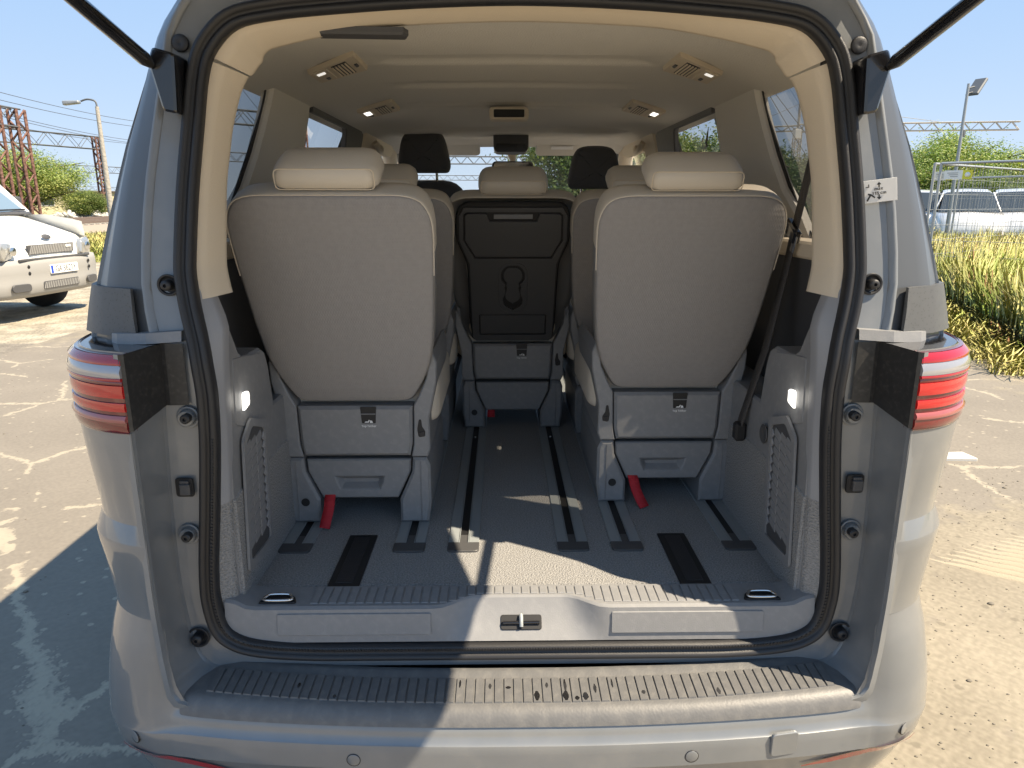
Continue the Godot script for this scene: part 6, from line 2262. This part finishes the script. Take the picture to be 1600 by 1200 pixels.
func build_outside() -> void:
	white_van(V(-5.95, 0, -8.2), 1.47)
	# right side: meadow, fence, cars
	grass_field("tall_grass", "tall half-dry meadow grass growing right of the yard", PackedVector2Array([P(5.15, -5.0), P(16, -2.0), P(20, -13.5), P(8.6, -13.8), P(7.0, -9.9)]), 34000, 0.28, 0.95, 11)
	grass_field("edge_weeds", "sparse low weeds creeping over the edge of the yard", PackedVector2Array([P(4.3, -4.6), P(5.6, -4.4), P(7.4, -10.2), P(6.2, -10.0)]), 700, 0.04, 0.26, 14)
	grass_field("verge_grass", "sunlit grass verge between the yard and the railway", PackedVector2Array([P(-17, -17), P(-10, -17), P(-6, -21), P(-12, -30), P(-26, -27)]), 5000, 0.15, 0.5, 12)
	grass_field("far_grass", "rough grass under the trees beyond the parked cars", PackedVector2Array([P(9, -14), P(20, -14), P(24, -24), P(12, -26)]), 5000, 0.3, 0.9, 13)
	fence_panel("mesh fence panel carrying the larger sign", seen_far(1472, 250, 13.0), seen_far(1690, 249, 12.8), 2.05)
	fence_panel("mesh fence panel receding towards the parked cars", seen_far(1462, 250, 13.05), seen_far(1640, 264, 17.5), 2.05)
	fence_panel("farthest mesh fence panel in front of the parked cars", seen_far(1500, 272, 19.0), seen_far(1690, 260, 17.8), 2.0)
	var sp := seen_far(1497, 273, 12.95)
	fence_sign("larger white and yellow sign tied to the mesh fence", sp, -0.68, 0.36, 0.13)
	sp = seen_far(1474, 275, 13.2)
	fence_sign("smaller white and yellow sign near the fence corner", sp, -0.68, 0.24, 0.13)
	parked_car("white car parked end-on beyond the fence, by the lamp post", seen_far(1508, 318, 29.0) * V(1, 0, 1), -2.02, "car_white")
	parked_car("second white car, next along from the lamp post", seen_far(1592, 318, 29.5) * V(1, 0, 1), -2.1, "car_white")
	parked_car("white car at the end of the row, farthest past the lamp post", seen_far(1676, 318, 30.0) * V(1, 0, 1), -2.1, "car_white")
	parked_car("silver car seen through the right rear side window", seen_far(1270, 318, 36.0) * V(1, 0, 1), -2.0, "car_silver")
	parked_car("white car half hidden by the fence corner posts", seen_far(1432, 318, 30.0) * V(1, 0, 1), -2.05, "car_white")
	lamp_post_right(seen_far(1486, 318, 25.0) * V(1, 0, 1), 4.72)
	crane(seen_far(1236, 318, 210.0) * V(1, 0, 1), 20.5, V(43, -1.5, 22), V(-14, 0, -7))
	# trees
	var c1 := crown_mesh(1, V(1, 1, 1), 170, 380, 0.02, Color(0.15, 0.2, 0.05))
	var c2 := crown_mesh(2, V(1, 1, 1), 170, 400, 0.019, Color(0.28, 0.34, 0.1), -0.4)
	var c3 := crown_mesh(3, V(1, 1, 1), 170, 380, 0.021, Color(0.1, 0.15, 0.04))
	var g := "trees round the yard"
	tree("bushy_tree", "broad light green tree behind the lamp post and mesh fence", "tree", seen_far(1492, 318, 48.0) * V(1, 0, 1), 5.3, 8.0, c2, g, 0.16, 0.5)
	tree("bushy_tree", "rounded tree right of the lamp post, behind the parked cars", "tree", seen_far(1560, 318, 50.0) * V(1, 0, 1), 4.3, 7.5, c2, g, 0.16, 0.5)
	tree("bushy_tree", "lower drooping tree farthest from the lamp post", "tree", seen_far(1640, 318, 50.0) * V(1, 0, 1), 3.9, 7.0, c1, g, 0.16, 0.5)
	tree("bushy_tree", "feathery tree between the fence corner and the lamp post", "tree", seen_far(1446, 318, 46.0) * V(1, 0, 1), 4.6, 7.0, c2, g, 0.14, 0.48)
	tree("bushy_tree", "low spreading tree just behind the white parked cars", "tree", seen_far(1530, 318, 44.0) * V(1, 0, 1), 3.3, 6.5, c1, g, 0.12, 0.45)
	tree("dark_tree", "dark tree seen through the right rear side window", "tree", seen_far(1290, 318, 40.0) * V(1, 0, 1), 4.2, 6.5, c3, g, 0.2, 0.5)
	tree("dark_tree", "dark tree below the crane mast, seen through tinted glass", "tree", seen_far(1190, 318, 45.0) * V(1, 0, 1), 5.0, 7.0, c3, g, 0.2, 0.5)
	tree("dark_tree", "large tree filling the windscreen ahead of the van", "tree", V(3.1, 0, -24), 5.6, 6.4, c3, g, 0.22, 0.46)
	tree("dark_tree", "tree ahead of the van, seen past the right front headrest", "tree", V(7.2, 0, -25), 4.6, 6.0, c1, g, 0.22, 0.46)
	tree("dark_tree", "tree seen through the right sliding door window", "tree", V(10.6, 0, -23), 3.4, 5.0, c3, g, 0.22, 0.46)
	tree("broad_tree", "tall broad tree behind the rusty railway gantry", "tree", seen_far(42, 318, 68.0) * V(1, 0, 1), 5.6, 10.0, c2, g, 0.35, 0.52)
	tree("round_bush", "round green bush in front of the low yellow building", "bush", seen_far(136, 318, 80.0) * V(1, 0, 1), 3.0, 4.6, c1, "bushes by the railway", 0.1, 0.5)
	# railway
	for q in [[43.0, 0.0], [52.0, 3.0]]:
		var t := thing("railway_track", "railway track nearer the yard" if q[0] < 45 else "railway track farther from the yard", "railway track", Vector3.ZERO, 0.0, "railway tracks")
		var a := seen_far(-150, 318, q[0] * 0.82) * V(1, 0, 1)
		var b := seen_far(330, 318, q[0] * 1.75) * V(1, 0, 1)
		var dir := (b - a).normalized()
		var ac := dir.cross(Vector3.UP)
		var st := new_st()
		grid(st, [PackedVector3Array([a - ac * 2.6, b - ac * 2.6]), PackedVector3Array([a - ac * 1.4 + V(0, 0.3, 0), b - ac * 1.4 + V(0, 0.3, 0)]), PackedVector3Array([a + ac * 1.4 + V(0, 0.3, 0), b + ac * 1.4 + V(0, 0.3, 0)]), PackedVector3Array([a + ac * 2.6, b + ac * 2.6])], false, [-1, -1, -1])
		part(t, "ballast_bed", st, "ballast")
		for s in [-0.72, 0.72]:
			st = new_st(false)
			box(st, (a + b) * 0.5 + ac * s + V(0, 0.42, 0), V(0.08, 0.17, a.distance_to(b)), 0.01, Basis.looking_at(dir))
			part(t, "rail", st, "rail_steel")
		var sleeper := BoxMesh.new()
		sleeper.size = V(2.5, 0.12, 0.24)
		var cnt := int(a.distance_to(b) / 0.75)
		var mm := MultiMesh.new()
		mm.transform_format = MultiMesh.TRANSFORM_3D
		mm.mesh = sleeper
		mm.instance_count = cnt
		for k in cnt: mm.set_instance_transform(k, Transform3D(Basis.looking_at(dir), a.lerp(b, (k + 0.5) / cnt) + V(0, 0.31, 0)))
		var mi := MultiMeshInstance3D.new()
		mi.multimesh = mm
		mi.material_override = mats["concrete"]
		place(mi, t, "sleepers")
		tag(mi, "", "", "", "stuff")
	gantry("rusty gantry with two thick lattice posts before the broad tree", seen_far(10, 318, 58.0), seen_far(48, 318, 60.0), 7.5, 1.15, 0.42)
	gantry("gantry whose rusty post stands just behind the pale street lamp", seen_far(165, 318, 95.0), seen_far(-60, 318, 86.0), 8.6, 1.3, 0.4, [true, false])
	gantry("smaller distant gantry beyond the street lamp", seen_far(98, 318, 150.0), seen_far(205, 318, 158.0), 8.0, 1.1, 0.3)
	gantry("most distant low gantry over the yellow building", seen_far(96, 318, 260.0), seen_far(190, 318, 270.0), 6.5, 1.2, 0.3)
	gantry("gantry seen through the left rear side window", seen_far(250, 318, 62.0), seen_far(480, 318, 68.0), 8.8, 1.1, 0.3)
	gantry("second gantry behind the left rear side window", seen_far(300, 318, 110.0), seen_far(520, 318, 118.0), 8.4, 1.2, 0.3)
	gantry("gantry seen straight ahead through the windscreen", seen_far(560, 318, 85.0), seen_far(830, 318, 85.0), 6.6, 0.8, 0.3)
	gantry("distant gantry under the first one in the windscreen", seen_far(540, 318, 150.0), seen_far(800, 318, 150.0), 6.9, 0.9, 0.3)
	lamp_post_left(seen_far(172, 318, 34.0) * V(1, 0, 1), 5.15)
	var wg := [[[-60, 128, 55.0], [230, 192, 80.0]], [[-60, 141, 55.0], [230, 200, 80.0]], [[-20, 172, 58.0], [230, 222, 90.0]], [[-20, 176, 58.0], [230, 226, 90.0]], [[-20, 190, 58.0], [230, 226, 100.0]], [[300, 70, 40.0], [430, 250, 80.0]], [[320, 60, 40.0], [430, 200, 80.0]], [[1150, 60, 40.0], [1320, 280, 60.0]], [[1180, 110, 40.0], [1320, 330, 60.0]]]
	var names := ["topmost overhead wire above the street lamp", "second overhead wire down above the street lamp", "upper of the close wire pair meeting the rusty gantry", "lower of the close wire pair meeting the rusty gantry", "lowest overhead wire crossing the street lamp pole", "steep wire seen through the left rear side window", "shallower wire seen through the left rear side window", "upper wire crossing the crane in the right rear side window", "lower wire crossing the crane in the right rear side window"]
	for i in wg.size():
		wire(names[i], seen_far(wg[i][0][0], wg[i][0][1], wg[i][0][2]), seen_far(wg[i][1][0], wg[i][1][1], wg[i][1][2]), 0.25, 0.02)
	low_building("railway_shed", "low pale yellow railway building with dark openings", seen_far(120, 318, 100.0) * V(1, 0, 1), 0.45, 26.0, 8.0, 2.7, "plaster_cream", 9)
	low_building("railway_shed", "long white shed beyond the yellow railway building", seen_far(60, 318, 125.0) * V(1, 0, 1), 0.5, 30.0, 8.0, 2.9, "plaster_white", 10)
	# rubble heaps before the building
	for k in 5:
		var st := new_st(false)
		var r := RandomNumberGenerator.new()
		r.seed = 70 + k
		for i in 26:
			var q := V(r.randfn() * 0.8, 0, r.randfn() * 0.5)
			var hh := maxf(0.12, 0.85 - q.length() * 0.45)
			box(st, q + V(0, r.randf() * hh * 0.8, 0), V(r.randf_range(0.3, 0.7), r.randf_range(0.2, 0.45), r.randf_range(0.3, 0.6)), 0.08, Basis(V(r.randf(), r.randf(), r.randf()).normalized(), r.randf() * TAU))
		var o := part(self, "rubble_heap", st, "rubble")
		tag(o, ["rubble heap of pale blocks nearest the green bush", "rubble heap in front of the yellow building door", "low rubble heap beside the white van bonnet", "pale rubble heap behind the far railway track", "small rubble heap at the end of the row"][k], "rubble", "rubble heaps along the railway")
		o.position = seen_far(100 + 13 * k, 318, 78.0 + 2.0 * k) * V(1, 0, 1)
func _ready() -> void:
	rng.seed = 7
	var cam := Camera3D.new()
	cam.name = "camera"
	add_child(cam)
	cam.position = EYE
	cam.rotation_degrees = V(-PITCH, -YAW, 0)
	cam.fov = 2.0 * rad_to_deg(atan(600.0 / 1109.0))
	cam.near = 0.02
	cam.far = 3000.0
	cam.current = true
	var we := WorldEnvironment.new()
	we.name = "environment"
	var env := Environment.new()
	env.background_mode = Environment.BG_SKY
	var sky := Sky.new()
	var sm := ProceduralSkyMaterial.new()
	sm.sky_top_color = Color(0.45, 0.575, 0.725)
	sm.sky_horizon_color = Color(0.65, 0.7, 0.745)
	sm.sky_curve = 0.12
	sm.ground_horizon_color = Color(0.6, 0.58, 0.52)
	sm.ground_bottom_color = Color(0.4, 0.37, 0.32)
	sm.sky_energy_multiplier = 0.95
	sm.sun_angle_max = 1.0
	sky.sky_material = sm
	env.sky = sky
	env.tonemap_mode = Environment.TONE_MAPPER_LINEAR
	env.tonemap_exposure = 2.25
	env.sdfgi_enabled = true
	env.ssao_enabled = true
	env.ssil_enabled = true
	we.environment = env
	add_child(we)
	var sun := DirectionalLight3D.new()
	sun.name = "sun"
	sun.light_energy = 1.6
	sun.light_color = Color(1.0, 0.93, 0.82)
	sun.light_angular_distance = 0.5
	sun.shadow_enabled = true
	add_child(sun)
	sun.look_at_from_position(V(0.68, 1.0, 0.28) * 10.0, Vector3.ZERO)
	make_materials()
	print("materials")
	build_ground()
	build_van()
	print("van")
	build_seats()
	print("seats")
	build_outside()
	print("outside")
